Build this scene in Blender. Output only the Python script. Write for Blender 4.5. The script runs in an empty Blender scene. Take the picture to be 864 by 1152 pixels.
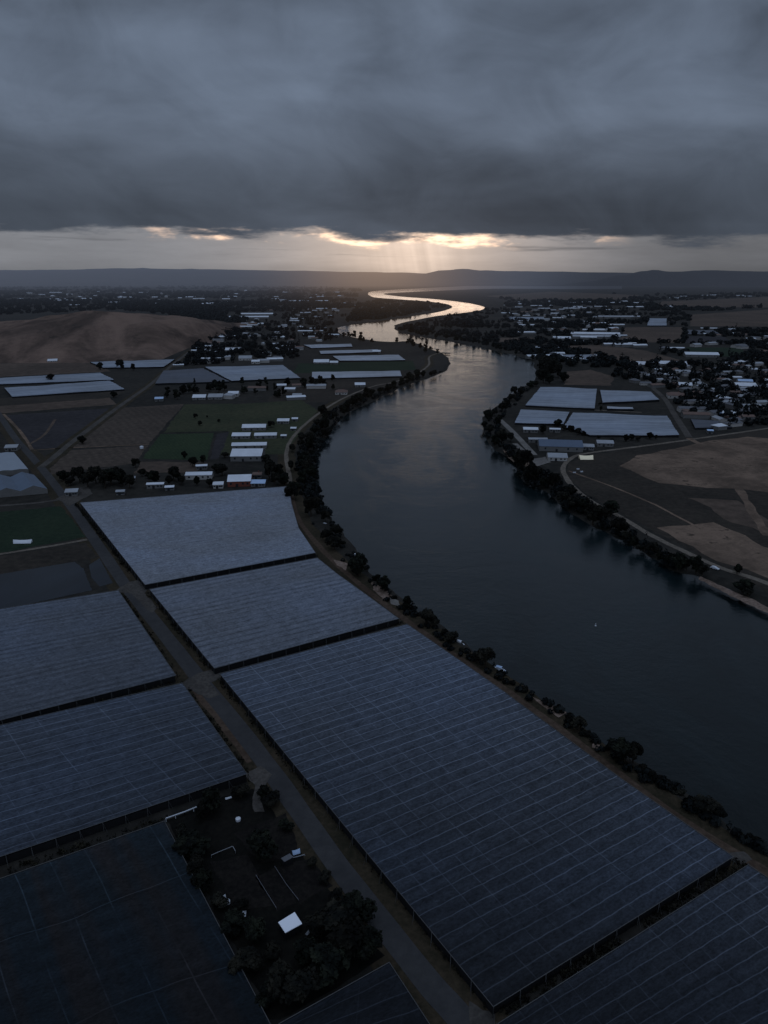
import bpy, bmesh, math, random
from mathutils import Vector, geometry, noise as mnoise
R = math.radians
random.seed(7)
S = bpy.context.scene
COL = S.collection

# ------------------------------------------------------------------ camera
CAM_H, F, PITCH = 150.0, 800.0, R(18.46)
cd = bpy.data.cameras.new('camera'); cam = bpy.data.objects.new('camera', cd); COL.objects.link(cam)
cd.sensor_fit = 'VERTICAL'; cd.sensor_height = 24.0; cd.lens = 24.0*F/1152.0
cd.clip_start = 1.0; cd.clip_end = 120000.0
cam.location = (0, 0, CAM_H); cam.rotation_euler = (R(90)-PITCH, 0, 0)
S.camera = cam
CP, SP = math.cos(PITCH), math.sin(PITCH)

def P(px, py, z=0.0):
    """ground point (metres) seen at a photo position"""
    u, v = (px-432.0)/F, (576.0-py)/F
    d = Vector((u, CP+SP*v, -SP+CP*v))
    t = (z-CAM_H)/min(d.z, -0.004)
    return Vector((d.x*t, d.y*t, z))
def depth_at(p):
    return p.y*CP+(CAM_H-p.z)*SP
def mpp(p):
    return depth_at(p)/F
def pix(p):
    y = p.y*SP+(p.z-CAM_H)*CP; dz = depth_at(p)
    return (432+F*p.x/dz, 576-F*y/dz)

# ------------------------------------------------------------------ node helpers
class E:
    def __init__(s, nt, sock): s.nt, s.s = nt, sock
    def op(s, o, *a, clamp=False):
        n = s.nt.nodes.new('ShaderNodeMath'); n.operation = o; n.use_clamp = clamp
        for i, x in enumerate((s,)+a):
            if isinstance(x, E): s.nt.links.new(x.s, n.inputs[i])
            else: n.inputs[i].default_value = x
        return E(s.nt, n.outputs[0])
    def __add__(s, o): return s.op('ADD', o)
    def __sub__(s, o): return s.op('SUBTRACT', o)
    def __mul__(s, o): return s.op('MULTIPLY', o)
    def __truediv__(s, o): return s.op('DIVIDE', o)
    def pw(s, o): return s.op('POWER', o)
    def mx(s, o): return s.op('MAXIMUM', o)
    def mn(s, o): return s.op('MINIMUM', o)
    def ab(s): return s.op('ABSOLUTE')
    def exp(s): return s.op('EXPONENT')
    def fr(s): return s.op('FRACT')
    def sstep(s, a, b, lo=0.0, hi=1.0):
        n = s.nt.nodes.new('ShaderNodeMapRange'); n.interpolation_type = 'SMOOTHSTEP'
        s.nt.links.new(s.s, n.inputs[0])
        for i, v in enumerate((a, b, lo, hi)):
            if isinstance(v, E): s.nt.links.new(v.s, n.inputs[i+1])
            else: n.inputs[i+1].default_value = v
        return E(s.nt, n.outputs[0])
    def gauss(s, c, w):
        d = (s-c)/w
        return (d*d*-1.0).exp()

def vec(nt, x, y, z):
    n = nt.nodes.new('ShaderNodeCombineXYZ')
    for i, v in enumerate((x, y, z)):
        if isinstance(v, E): nt.links.new(v.s, n.inputs[i])
        else: n.inputs[i].default_value = v
    return n.outputs[0]
def sep(nt, sock):
    n = nt.nodes.new('ShaderNodeSeparateXYZ'); nt.links.new(sock, n.inputs[0])
    return [E(nt, n.outputs[i]) for i in range(3)]
def noise(nt, v, scale, detail=3.0, rough=0.55, dist=0.0):
    n = nt.nodes.new('ShaderNodeTexNoise'); nt.links.new(v, n.inputs['Vector'])
    n.inputs['Scale'].default_value = scale; n.inputs['Detail'].default_value = detail
    n.inputs['Roughness'].default_value = rough; n.inputs['Distortion'].default_value = dist
    return E(nt, n.outputs[0])
def mixc(nt, f, a, b):
    n = nt.nodes.new('ShaderNodeMix'); n.data_type = 'RGBA'
    for i, v in ((0, f), (6, a), (7, b)):
        if isinstance(v, E): nt.links.new(v.s, n.inputs[i])
        elif isinstance(v, bpy.types.NodeSocket): nt.links.new(v, n.inputs[i])
        elif i == 0: n.inputs[i].default_value = v
        else: n.inputs[i].default_value = (*v, 1)
    return n.outputs[2]
def scalec(nt, c, f):
    n = nt.nodes.new('ShaderNodeVectorMath'); n.operation = 'SCALE'
    if isinstance(c, bpy.types.NodeSocket): nt.links.new(c, n.inputs[0])
    else: n.inputs[0].default_value = c
    if isinstance(f, E): nt.links.new(f.s, n.inputs['Scale'])
    else: n.inputs['Scale'].default_value = f
    return n.outputs[0]
def addc(nt, a, b):
    n = nt.nodes.new('ShaderNodeVectorMath'); n.operation = 'ADD'
    for i, c in enumerate((a, b)):
        if isinstance(c, bpy.types.NodeSocket): nt.links.new(c, n.inputs[i])
        else: n.inputs[i].default_value = c
    return n.outputs[0]

SUN_AZ = 3.2          # degrees east of the view axis, where the cloud is broken
# ------------------------------------------------------------------ haze painted into every material: a glow that grows with distance
def make_painted_haze():
    g = bpy.data.node_groups.new('painted_haze', 'ShaderNodeTree')
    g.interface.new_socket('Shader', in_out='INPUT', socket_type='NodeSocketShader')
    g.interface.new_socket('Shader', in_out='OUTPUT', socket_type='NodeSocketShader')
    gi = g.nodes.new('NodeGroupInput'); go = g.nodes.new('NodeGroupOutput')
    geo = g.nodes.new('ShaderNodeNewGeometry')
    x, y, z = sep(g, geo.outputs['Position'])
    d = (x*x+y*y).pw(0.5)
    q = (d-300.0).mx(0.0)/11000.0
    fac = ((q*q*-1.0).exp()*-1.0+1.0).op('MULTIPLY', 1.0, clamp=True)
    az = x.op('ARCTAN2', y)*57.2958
    warm = az.gauss(SUN_AZ-3.5, 6.0)  # warm glow towards the sun, painted into the haze colour
    col = mixc(g, warm, (0.086, 0.102, 0.142), (0.330, 0.238, 0.190))  # sky overhead, out of view, brightened to light the ground
    col = scalec(g, col, az.sstep(9.0, 17.0, 1.0, 0.52))  # unseen sky behind the camera, raised as extra light on the land
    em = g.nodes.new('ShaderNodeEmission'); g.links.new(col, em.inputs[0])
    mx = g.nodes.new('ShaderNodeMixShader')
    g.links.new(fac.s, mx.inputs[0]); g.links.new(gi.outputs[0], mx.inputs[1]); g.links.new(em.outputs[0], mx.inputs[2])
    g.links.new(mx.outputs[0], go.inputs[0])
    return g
PAINTED_HAZE = make_painted_haze()

def new_mat(name):
    m = bpy.data.materials.new(name); m.use_nodes = True
    nt = m.node_tree; nt.nodes.clear()
    out = nt.nodes.new('ShaderNodeOutputMaterial')
    b = nt.nodes.new('ShaderNodeBsdfPrincipled')
    h = nt.nodes.new('ShaderNodeGroup'); h.node_tree = PAINTED_HAZE
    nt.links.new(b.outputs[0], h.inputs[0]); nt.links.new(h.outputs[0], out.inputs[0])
    m.cycles.emission_sampling = 'NONE'
    return m, nt, b
def posn(nt):
    return nt.nodes.new('ShaderNodeNewGeometry').outputs['Position']
def setc(nt, b, c):
    if isinstance(c, bpy.types.NodeSocket): nt.links.new(c, b.inputs['Base Color'])
    else: b.inputs['Base Color'].default_value = (*c, 1)
def bump(nt, b, h, strength, dist):
    n = nt.nodes.new('ShaderNodeBump'); n.inputs['Strength'].default_value = strength; n.inputs['Distance'].default_value = dist
    nt.links.new(h.s, n.inputs['Height']); nt.links.new(n.outputs[0], b.inputs['Normal'])

def m_earth(name, a, bcol, big=0.012, small=0.25, rough=0.95, furrow=None, amp=1.0):
    """two-tone soil, stubble or grass broken up at two scales"""
    m, nt, b = new_mat(name); p = posn(nt)
    n1 = noise(nt, p, big, 5, 0.6); n2 = noise(nt, p, small, 4, 0.7)
    f = ((n1*0.65+n2*0.45).sstep(0.38, 0.72))
    c = mixc(nt, f, a, bcol)
    c = scalec(nt, c, n2*0.9*amp+(1.0-0.45*amp))
    if furrow:
        dx, dy, per = furrow
        x, y, z = sep(nt, p)
        w = ((x*dx+y*dy)/per+n1*0.6).fr()
        c = scalec(nt, c, (w-0.5).ab()*0.35+0.9)
    setc(nt, b, c); b.inputs['Roughness'].default_value = rough
    b.inputs['Specular IOR Level'].default_value = 0.1
    return m
def m_plain(name, c, rough=0.6, spec=0.4, var=0.25, scale=0.6):
    m, nt, b = new_mat(name); p = posn(nt)
    n = noise(nt, p, scale, 4, 0.65)
    setc(nt, b, scalec(nt, c, n*(2*var)+(1-var)))
    b.inputs['Roughness'].default_value = rough; b.inputs['Specular IOR Level'].default_value = spec
    return m
def m_leaf(name, a, bcol):
    m, nt, b = new_mat(name)
    oi = nt.nodes.new('ShaderNodeObjectInfo'); p = posn(nt)
    n = noise(nt, p, 0.35, 3, 0.6)
    c = mixc(nt, n.sstep(0.35, 0.7), a, bcol)
    c = scalec(nt, c, E(nt, oi.outputs['Random'])*0.8+0.6)
    setc(nt, b, c); b.inputs['Roughness'].default_value = 0.85; b.inputs['Specular IOR Level'].default_value = 0.08
    return m
def m_net(name, c, dark=0.45, lines=True, row=5.0, col=11.5, line_gain=1.6, streak=0.35, along='v', rough=0.55, grazing=1.0, fs=1.0, stain=0.0):
    """woven crop netting on wires, in metres of the sheet's own UV: rows, wires, sagging streaks, colour that darkens when looked at steeply"""
    m, nt, b = new_mat(name)
    uv = nt.nodes.new('ShaderNodeUVMap').outputs[0]
    u, v, _ = sep(nt, uv)
    u, v = u*fs, v*fs
    s1 = noise(nt, vec(nt, u*0.035, v*0.55, 0.0), 1.0, 4, 0.6)
    s2 = noise(nt, vec(nt, u*0.3, v*0.3, 0.0), 1.0, 5, 0.75)
    s3 = noise(nt, vec(nt, u*0.012, v*0.015, 3.0), 1.0, 3, 0.6)
    s4 = noise(nt, vec(nt, u*0.45, v*0.03, 7.0), 1.0, 3, 0.6)
    f = (s1-0.5)*streak*1.6+(s2-0.5)*0.55+(s3-0.5)*0.8+(s4-0.5)*0.35+1.0
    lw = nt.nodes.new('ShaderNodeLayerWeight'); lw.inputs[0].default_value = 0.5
    g = E(nt, lw.outputs['Facing']).sstep(0.12, 0.80, dark, grazing)  # sheet colour darkened when looked at steeply
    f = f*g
    if lines:
        k = noise(nt, vec(nt, u*0.06, v*0.22, 11.0), 1.0, 3, 0.7).sstep(0.28, 0.55, 0.40, 1.0)
        k2 = noise(nt, vec(nt, u*0.3, v*0.04, 17.0), 1.0, 3, 0.7).sstep(0.40, 0.60)
        wob = noise(nt, vec(nt, u*0.02, v*0.02, 5.0), 1.0, 2, 0.5)
        sc = (u*(math.pi/col)).op('SINE').ab()*0.16
        a = (((v+sc)/row+wob*0.5).fr()-0.5).ab()*row                  # distance to row wire
        l1 = (a*-1.0+row/2).sstep(0.05, 0.22, 1.0, 0.0)*k
        a2 = ((u/col+wob*0.25).fr()-0.5).ab()*col
        l2 = (a2*-1.0+col/2).sstep(0.05, 0.24, 1.0, 0.0)*k2
        valley = (a*-1.0+row/2).sstep(0.3, 1.9, 0.93, 1.03)
        f = f*valley
        fl = noise(nt, vec(nt, u*0.9, v*1.6, 23.0), 1.0, 3, 0.7)
        fl2 = noise(nt, vec(nt, u*0.22+v*0.1, v*0.30, 29.0), 1.0, 4, 0.75)
        f = f*((fl-0.5)*2.2+(fl2-0.5)*1.5+1.0).mx(0.25)
        ln = l1.mx(l2*(0.55 if row < 20 else 0.85))
        f = f+ln*(line_gain-1.0)*g
    cc = mixc(nt, s3.sstep(0.3, 0.7), c, (c[0]*0.92, c[1]*0.98, c[2]*1.08))
    if stain:
        s5 = noise(nt, vec(nt, u*0.09, v*0.004, 61.0), 1.0, 2, 0.5).sstep(0.46, 0.60)*stain
        cc = mixc(nt, s5*0.8, cc, (c[0]*1.7, c[1]*0.98, c[2]*0.78))
    setc(nt, b, scalec(nt, cc, f))
    b.inputs['Roughness'].default_value = rough; b.inputs['Specular IOR Level'].default_value = 0.10
    bump(nt, b, s2, 0.25, 0.25)
    return m

MT = {}
MT['ground'] = m_earth('ground_scrub', (0.014, 0.0135, 0.012), (0.034, 0.030, 0.025), 0.006, 0.12)
MT['verge'] = m_earth('verge_grass', (0.020, 0.018, 0.011), (0.046, 0.034, 0.022), 0.05, 0.6)
MT['redverge'] = m_earth('bare_verge', (0.045, 0.030, 0.021), (0.080, 0.055, 0.040), 0.06, 0.6)
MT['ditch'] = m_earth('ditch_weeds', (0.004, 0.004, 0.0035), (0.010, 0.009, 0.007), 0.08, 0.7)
MT['olive'] = m_earth('pasture', (0.026, 0.032, 0.018), (0.047, 0.048, 0.027), 0.012, 0.2)
MT['green'] = m_earth('green_crop', (0.019, 0.032, 0.017), (0.030, 0.044, 0.022), 0.02, 0.3, furrow=(0.9, 0.45, 3.0))
MT['dkgreen'] = m_earth('dark_green_crop', (0.013, 0.023, 0.014), (0.020, 0.031, 0.018), 0.02, 0.3)
MT['brown'] = m_earth('ploughed_soil', (0.046, 0.036, 0.029), (0.076, 0.058, 0.046), 0.01, 0.2, furrow=(0.85, 0.5, 7.0))
MT['brown2'] = m_earth('stubble_soil', (0.056, 0.042, 0.033), (0.098, 0.070, 0.054), 0.008, 0.1)
MT['darkfield'] = m_earth('dark_tilled_soil', (0.026, 0.024, 0.026), (0.040, 0.036, 0.038), 0.01, 0.15, furrow=(0.3, 0.95, 4.0))
def m_dry():
    m, nt, b = new_mat('dry_grass'); p = posn(nt)
    n1 = noise(nt, p, 0.018, 6, 0.65, 0.5); n2 = noise(nt, p, 0.09, 5, 0.7); n3 = noise(nt, p, 0.5, 4, 0.7)
    c = mixc(nt, (n1*0.7+n2*0.35).sstep(0.4, 0.68), (0.080, 0.058, 0.044), (0.205, 0.142, 0.104))
    c = mixc(nt, (n2*0.75+n1*0.35).sstep(0.60, 0.70)*0.85, c, (0.030, 0.025, 0.020))
    setc(nt, b, scalec(nt, c, n3*0.7+0.65)); b.inputs['Roughness'].default_value = 0.95; b.inputs['Specular IOR Level'].default_value = 0.05
    return m
MT['dry'] = m_dry()
MT['drydark'] = m_earth('burnt_grass', (0.022, 0.019, 0.016), (0.042, 0.034, 0.027), 0.018, 0.25)
def m_hill():
    m, nt, b = new_mat('dry_hill_grass'); p = posn(nt); x, y, z = sep(nt, p)
    n1 = noise(nt, vec(nt, x*0.009+y*0.002, y*0.0035, 1.0), 1.0, 5, 0.6, 0.8)
    n2 = noise(nt, p, 0.05, 5, 0.7); n3 = noise(nt, p, 0.3, 4, 0.7)
    f = (n1*0.9+n2*0.25).sstep(0.40, 0.76)
    c = mixc(nt, f, (0.052, 0.037, 0.030), (0.180, 0.120, 0.092))  # broad dark tones painted in for shaded folds and hollows
    scrub = (n2*0.7+n1*-0.5+0.45).sstep(0.62, 0.72)
    c = mixc(nt, scrub*0.7, c, (0.022, 0.021, 0.017))
    setc(nt, b, scalec(nt, c, n3*0.6+0.7)); b.inputs['Roughness'].default_value = 0.95; b.inputs['Specular IOR Level'].default_value = 0.05
    return m
MT['hill'] = m_hill()
MT['farhill'] = m_earth('far_hill_scrub', (0.016, 0.016, 0.016), (0.050, 0.042, 0.036), 0.002, 0.02)
MT['plot'] = m_earth('garden_soil', (0.007, 0.006, 0.0057), (0.016, 0.0135, 0.0115), 0.1, 0.8)
MT['darkhill'] = m_earth('dark_hill_scrub', (0.008, 0.009, 0.010), (0.020, 0.019, 0.019), 0.002, 0.02)
MT['road'] = m_earth('asphalt', (0.037, 0.036, 0.037), (0.050, 0.048, 0.048), 0.04, 0.3, rough=0.85, amp=0.4)
MT['track'] = m_earth('gravel', (0.095, 0.078, 0.062), (0.165, 0.138, 0.112), 0.05, 0.5)
MT['apron'] = m_earth('gravel_apron', (0.046, 0.041, 0.037), (0.080, 0.071, 0.063), 0.06, 0.7)
MT['concrete'] = m_earth('concrete', (0.11, 0.10, 0.092), (0.18, 0.165, 0.15), 0.08, 0.6)
MT['bank'] = m_earth('bank_earth', (0.10, 0.068, 0.05), (0.22, 0.16, 0.13), 0.1, 0.8)
MT['leaf'] = m_leaf('dark_foliage', (0.0042, 0.0052, 0.0045), (0.015, 0.017, 0.011))
MT['leaf2'] = m_leaf('dull_foliage', (0.005, 0.0055, 0.0048), (0.020, 0.0185, 0.0135))
MT['wood'] = m_leaf('woodland_foliage', (0.004, 0.0055, 0.006), (0.013, 0.015, 0.0145))
MT['bark'] = m_plain('bark', (0.035, 0.027, 0.02), 0.9, 0.1)
MT['post'] = m_plain('weathered_post', (0.075, 0.075, 0.075), 0.8, 0.2)
MT['darkside'] = m_plain('canopy_shade_and_shed_wall', (0.013, 0.013, 0.014), 0.9, 0.1, 0.5, 0.8)  # near black for the shade under canopies; shed walls share it
MT['white'] = m_plain('white_sheet_roof', (0.56, 0.58, 0.62), 0.45, 0.4, 0.25, 0.12)
MT['pale'] = m_plain('pale_grey_roof', (0.27, 0.28, 0.30), 0.5, 0.3, 0.35, 0.12)
MT['grey'] = m_plain('grey_roof', (0.10, 0.10, 0.11), 0.6, 0.3, 0.3, 0.12)
MT['brick'] = m_plain('red_brick_wall', (0.16, 0.055, 0.04), 0.9, 0.1, 0.3, 0.5)
MT['rust'] = m_plain('brown_tile_roof', (0.13, 0.085, 0.07), 0.8, 0.2, 0.3, 0.2)
MT['bluer'] = m_plain('blue_steel_roof', (0.07, 0.095, 0.14), 0.5, 0.4, 0.2, 0.12)
MT['paleblue'] = m_plain('pale_blue_sheet', (0.34, 0.45, 0.62), 0.5, 0.4, 0.2, 0.3)
MT['wallw'] = m_plain('pale_wall', (0.36, 0.34, 0.32), 0.85, 0.2, 0.2, 0.4)
MT['wallg'] = m_plain('grey_wall', (0.14, 0.135, 0.13), 0.85, 0.2, 0.25, 0.4)
MT['dark'] = m_plain('dark_opening', (0.012, 0.013, 0.016), 0.4, 0.5)
MT['cream'] = m_plain('cream_glow', (0.95, 0.80, 0.55), 0.7, 0.3, 0.1)
MT['glass'] = m_plain('window_glass', (0.02, 0.025, 0.03), 0.1, 0.6)
MT['tyre'] = m_plain('rubber', (0.02, 0.02, 0.02), 0.8, 0.2)

def make_water(name='river_water', base=(0.003, 0.006, 0.0066), calm=False):
    m, nt, b = new_mat(name); p = posn(nt)
    x, y, z = sep(nt, p)
    big = noise(nt, vec(nt, x*0.013, y*0.0075, 0.0), 1.0, 7, 0.66, 1.6)     # slicks, and mottling like cloud reflections
    patch = big.sstep(0.36, 0.66)
    setc(nt, b, mixc(nt, patch, base, (base[0]*2.0, base[1]*2.0, base[2]*2.1)))  # mottling painted into the water colour, like reflected cloud
    b.inputs['IOR'].default_value = 1.40
    b.inputs['Specular IOR Level'].default_value = 0.20 if calm else 0.55
    if calm:
        b.inputs['Roughness'].default_value = 0.12
        bump(nt, b, noise(nt, p, 0.5, 3, 0.6), 0.05, 0.2)
        return m
    r = (patch*0.12+0.12)*y.sstep(1000.0, 2600.0, 1.0, 0.3)
    nt.links.new(r.s, b.inputs['Roughness'])
    w1 = noise(nt, vec(nt, x*0.30, y*0.42, 0.0), 1.0, 5, 0.62, 0.3)
    w2 = noise(nt, vec(nt, x*0.05, y*0.06, 0.0), 1.0, 5, 0.6, 0.8)
    h = ((w1*0.42)*(patch*0.7+0.25)+w2*0.40)*y.sstep(1000.0, 2600.0, 1.0, 0.22)
    bump(nt, b, h, 0.5, 1.0)
    return m
MT['water'] = make_water()
MT['pond'] = make_water('pond_water', (0.006, 0.008, 0.011), True)

# ------------------------------------------------------------------ object helpers
def mesh(name, vs, fs, mats, parent=None, uvs=None, smooth=False, midx=None):
    me = bpy.data.meshes.new(name); me.from_pydata([tuple(v) for v in vs], [], fs)
    for m in (mats if isinstance(mats, (list, tuple)) else [mats]): me.materials.append(m)
    if uvs is not None:
        l = me.uv_layers.new(name='UVMap')
        idx = [0]*len(me.loops); me.loops.foreach_get('vertex_index', idx)
        flat = []
        for i in idx: flat += uvs[i]
        l.data.foreach_set('uv', flat)
    if midx is not None: me.polygons.foreach_set('material_index', midx)
    if smooth: me.polygons.foreach_set('use_smooth', [True]*len(me.polygons))
    me.update()
    o = bpy.data.objects.new(name, me); COL.objects.link(o)
    if parent: o.parent = parent
    return o
def tag(o, label=None, cat=None, group=None, kind=None):
    if label: o['label'] = label
    if cat: o['category'] = cat
    if group: o['group'] = group
    if kind: o['kind'] = kind
    return o
def thing(name, label, cat, loc=(0, 0, 0), rz=0.0, group=None):
    o = bpy.data.objects.new(name, None); COL.objects.link(o)
    o.empty_display_size = 1.0
    o.location = loc; o.rotation_euler = (0, 0, rz)
    return tag(o, label, cat, group)
def copy_tree(o, parent=None):
    c = o.copy(); COL.objects.link(c); c.parent = parent
    for ch in list(o.children): copy_tree(ch, c)
    return c
def ccw(pts):
    a = sum(pts[i].x*pts[(i+1) % len(pts)].y-pts[(i+1) % len(pts)].x*pts[i].y for i in range(len(pts)))
    return pts if a > 0 else pts[::-1]
def catmull(pts, n=6, closed=False):
    out = []; N = len(pts)
    for i in range(N if closed else N-1):
        g = (lambda k: pts[k % N]) if closed else (lambda k: pts[max(0, min(N-1, k))])
        p0, p1, p2, p3 = g(i-1), g(i), g(i+1), g(i+2)
        for k in range(n):
            t = k/n
            out.append(tuple(0.5*(2*p1[j]+(p2[j]-p0[j])*t+(2*p0[j]-5*p1[j]+4*p2[j]-p3[j])*t*t+(3*p1[j]-p0[j]-3*p2[j]+p3[j])*t**3) for j in (0, 1)))
    if not closed: out.append(tuple(pts[-1]))
    return out
def inside(px, py, poly):
    c = False; j = len(poly)-1
    for i in range(len(poly)):
        if (poly[i][1] > py) != (poly[j][1] > py) and px < (poly[j][0]-poly[i][0])*(py-poly[i][1])/(poly[j][1]-poly[i][1])+poly[i][0]: c = not c
        j = i
    return c
BLOCK = []      # photo polygons where nothing may be scattered
def sheet(name, pts, z, mat, ragged=0.0, block=False, kind='structure', step=None):
    """a flat ground patch (field, apron); ragged = metres its outline wanders"""
    w = [P(x, y) for x, y in pts]
    if block: BLOCK.append(pts)
    if ragged:
        o = []
        for i in range(len(w)):
            a, b = w[i], w[(i+1) % len(w)]
            n = max(1, int((b-a).length/(step or ragged*2.5)))
            for k in range(n):
                q = a.lerp(b, k/n); s = mnoise.noise_vector(q*(0.9/ragged))*.7+mnoise.noise_vector(q*(0.15/ragged))*1.2
                o.append(q+Vector((s.x, s.y, 0))*ragged)
        w = o
    bm = bmesh.new()
    f = bm.faces.new([bm.verts.new((v.x, v.y, z)) for v in ccw(w)])
    bmesh.ops.triangulate(bm, faces=[f])
    me = bpy.data.meshes.new(name); bm.to_mesh(me); bm.free(); me.materials.append(mat)
    o = bpy.data.objects.new(name, me); COL.objects.link(o)
    return tag(o, kind=kind)
def strip(name, pts, width, z, mat, n=6, wob=0.0, off=0.0, kind='structure'):
    w = [P(x, y) for x, y in (catmull(pts, n) if n > 1 else pts)]
    vs, fs = [], []
    for i, p in enumerate(w):
        t = (w[min(i+1, len(w)-1)]-w[max(i-1, 0)]).normalized(); s = Vector((-t.y, t.x, 0))
        a = mnoise.noise(p*0.07)*wob; b = mnoise.noise(p*0.07+Vector((50, 9, 0)))*wob
        vs += [p+s*(off+width/2+a)+Vector((0, 0, z)), p+s*(off-width/2+b)+Vector((0, 0, z))]
    for i in range(len(w)-1): fs.append((2*i, 2*i+1, 2*i+3, 2*i+2))
    return tag(mesh(name, vs, fs, mat), kind=kind)

# ------------------------------------------------------------------ river and terrain
LEFT = [(1250, 1230), (1000, 1042), (864, 957), (824, 933), (795, 907), (757, 882), (721, 861), (675, 834), (639, 802), (601, 783), (567, 757), (552, 749), (522, 723), (494, 702), (467, 685), (446, 668), (421, 650), (413, 634),
        (389, 604), (371, 582), (360, 562), (357, 546), (356, 511), (371, 487), (390, 466), (414, 454), (457, 434), (481, 426), (500, 418), (506, 409), (500, 399), (488, 394), (463, 385), (433, 385), (396, 379.5), (380, 373),
        (384, 367), (424, 361.5), (470, 354.5), (497, 350), (509, 344.5), (488, 340), (450, 337), (424, 335), (415, 332), (416, 328.6), (434, 326.4), (500, 323.0), (556, 320.6), (640, 321.4), (700, 321.8)]
RIGHT = [(700, 325.2), (640, 325.4), (556, 325.0), (500, 327.0), (444, 329.6), (432, 331), (455, 333.8), (485, 336), (521, 340), (541, 344), (545, 347), (531, 351), (490, 356), (450, 364), (444, 368.5), (455, 375), (511, 385), (551, 393), (590, 403),
         (602, 413), (601, 427), (591, 434), (571, 447), (553, 461), (543, 472), (546, 493), (555, 505), (575, 518), (591, 543), (613, 552), (628, 567), (652, 583), (679, 598), (704, 611), (731, 626), (759, 643), (783, 648), (814, 660), (838, 672), (864, 684), (960, 735), (1250, 880)]
ZW = -1.8
rp = catmull(LEFT, 5)+catmull(RIGHT, 5)
RIVER_PX = LEFT+RIGHT
wl = []
for x, y in rp:
    q = P(x, y, ZW)
    r = min(6.0, 1.0+depth_at(q)*0.0035)
    s = mnoise.noise_vector(q*(0.5/r))
    q = q+Vector((s.x, s.y, 0))*r*0.8
    if not wl or (q-wl[-1]).length > 0.5: wl.append(q)
def offset(poly, d):
    a = sum(poly[i].x*poly[(i+1) % len(poly)].y-poly[(i+1) % len(poly)].x*poly[i].y for i in range(len(poly)))
    sg = 1 if a > 0 else -1; o = []
    for i in range(len(poly)):
        t = (poly[(i+1) % len(poly)]-poly[i-1]); t.z = 0; t.normalize()
        o.append(poly[i]+Vector((t.y, -t.x, 0))*d*sg)
    return o
rings = [(offset(wl, 5.0), 0.0), (offset(wl, 2.0), -1.0), (wl, ZW), (offset(wl, -4.0), -4.0)]
pts2, zz, eds = [], [], []
for ring, z in rings:
    b0 = len(pts2); n = len(ring)
    for q in ring: pts2.append(Vector((q.x, q.y))); zz.append(z)
    eds += [(b0+i, b0+(i+1) % n) for i in range(n)]
b0 = len(pts2)
G = 60000.0
for x, y in ((-G, -3000), (G, -3000), (G, G), (-G, G)): pts2.append(Vector((x, y))); zz.append(0.0)
eds += [(b0+i, b0+(i+1) % 4) for i in range(4)]
vo, eo, fo, ov, _, _ = geometry.delaunay_2d_cdt(pts2, eds, [], 0, 1e-4)
tv = [(v.x, v.y, (zz[ov[i][0]] if ov[i] else -1.0)) for i, v in enumerate(vo)]
tag(mesh('ground', tv, [tuple(f) for f in fo], MT['ground']), kind='structure')
bm = bmesh.new()
f = bm.faces.new([bm.verts.new((v.x, v.y, ZW)) for v in ccw(offset(wl, 1.2))])
bmesh.ops.triangulate(bm, faces=[f])
me = bpy.data.meshes.new('river'); bm.to_mesh(me); bm.free(); me.materials.append(MT['water'])
river = bpy.data.objects.new('river', me); COL.objects.link(river); tag(river, kind='structure')
BLOCK.append(RIVER_PX)

# ------------------------------------------------------------------ hills
def ridge_mesh(name, sil, d, front, back, mat, nx=160, ny=36, rough=0.06, base=0.0, gully=0.0, rs=1.0):
    """a hill whose skyline, seen from the drone, follows sil; its crest lies d metres out"""
    def Hat(px):
        for (x0, y0), (x1, y1) in zip(sil, sil[1:]):
            if x0 <= px <= x1:
                t = (px-x0)/(x1-x0); t = t*t*(3-2*t)
                y = y0+(y1-y0)*t
                u, v = (px-432)/F, (576-y)/F
                k = d/(CP+SP*v)
                return max(0.0, CAM_H+(-SP+CP*v)*k), u*k
        return 0.0, 0.0
    vs, fs = [], []
    for j in range(ny+1):
        s = -1+2*j/ny
        y = d+(s*front if s < 0 else s*back)
        for i in range(nx+1):
            px = sil[0][0]+(sil[-1][0]-sil[0][0])*i/nx
            h, x = Hat(px)
            b = math.cos(abs(s)**1.15*math.pi/2)**1.5
            e = min(1, i/(nx*0.06), (nx-i)/(nx*0.06)) if base >= 0 else 1
            q = Vector((x*rs, y*rs, 0))
            nn = mnoise.fractal(q*0.0032, 1.0, 2.0, 5)
            gl = abs(mnoise.noise(Vector((x*0.006+nn*0.6, y*0.0015, 4.0))))
            z = h*b*(1+rough*nn*(1 if abs(s) > 0.04 else 0.4))-gully*(1-gl*2)*b*math.sin(min(1, abs(s))*math.pi)
            vs.append((x*y/d if name != 'hill' else x, y, z*e-0.6 if b*e < 0.02 else z*e))
    w = nx+1
    for j in range(ny):
        for i in range(nx): fs.append((j*w+i, j*w+i+1, (j+1)*w+i+1, (j+1)*w+i))
    return tag(mesh(name, vs, fs, mat, smooth=True), kind='structure')
ridge_mesh('hill', [(-330, 400), (-180, 374), (-60, 364), (0, 362), (28, 359.5), (62, 353), (99, 348.5), (128, 351), (160, 355), (193, 358.5), (212, 365), (228, 373), (250, 392), (270, 408)], 1750, 470, 700, MT['hill'], 160, 80, 0.14, gully=15.0)
ridge_mesh('hills', [(-1600, 306), (-500, 303), (-60, 304.5), (0, 304), (70, 303.5), (137, 301.8), (230, 303), (326, 304.5), (400, 306), (440, 306.5), (520, 309), (640, 316), (760, 322)], 14000, 3500, 3000, MT['farhill'], 260, 24, 0.05)
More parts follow.
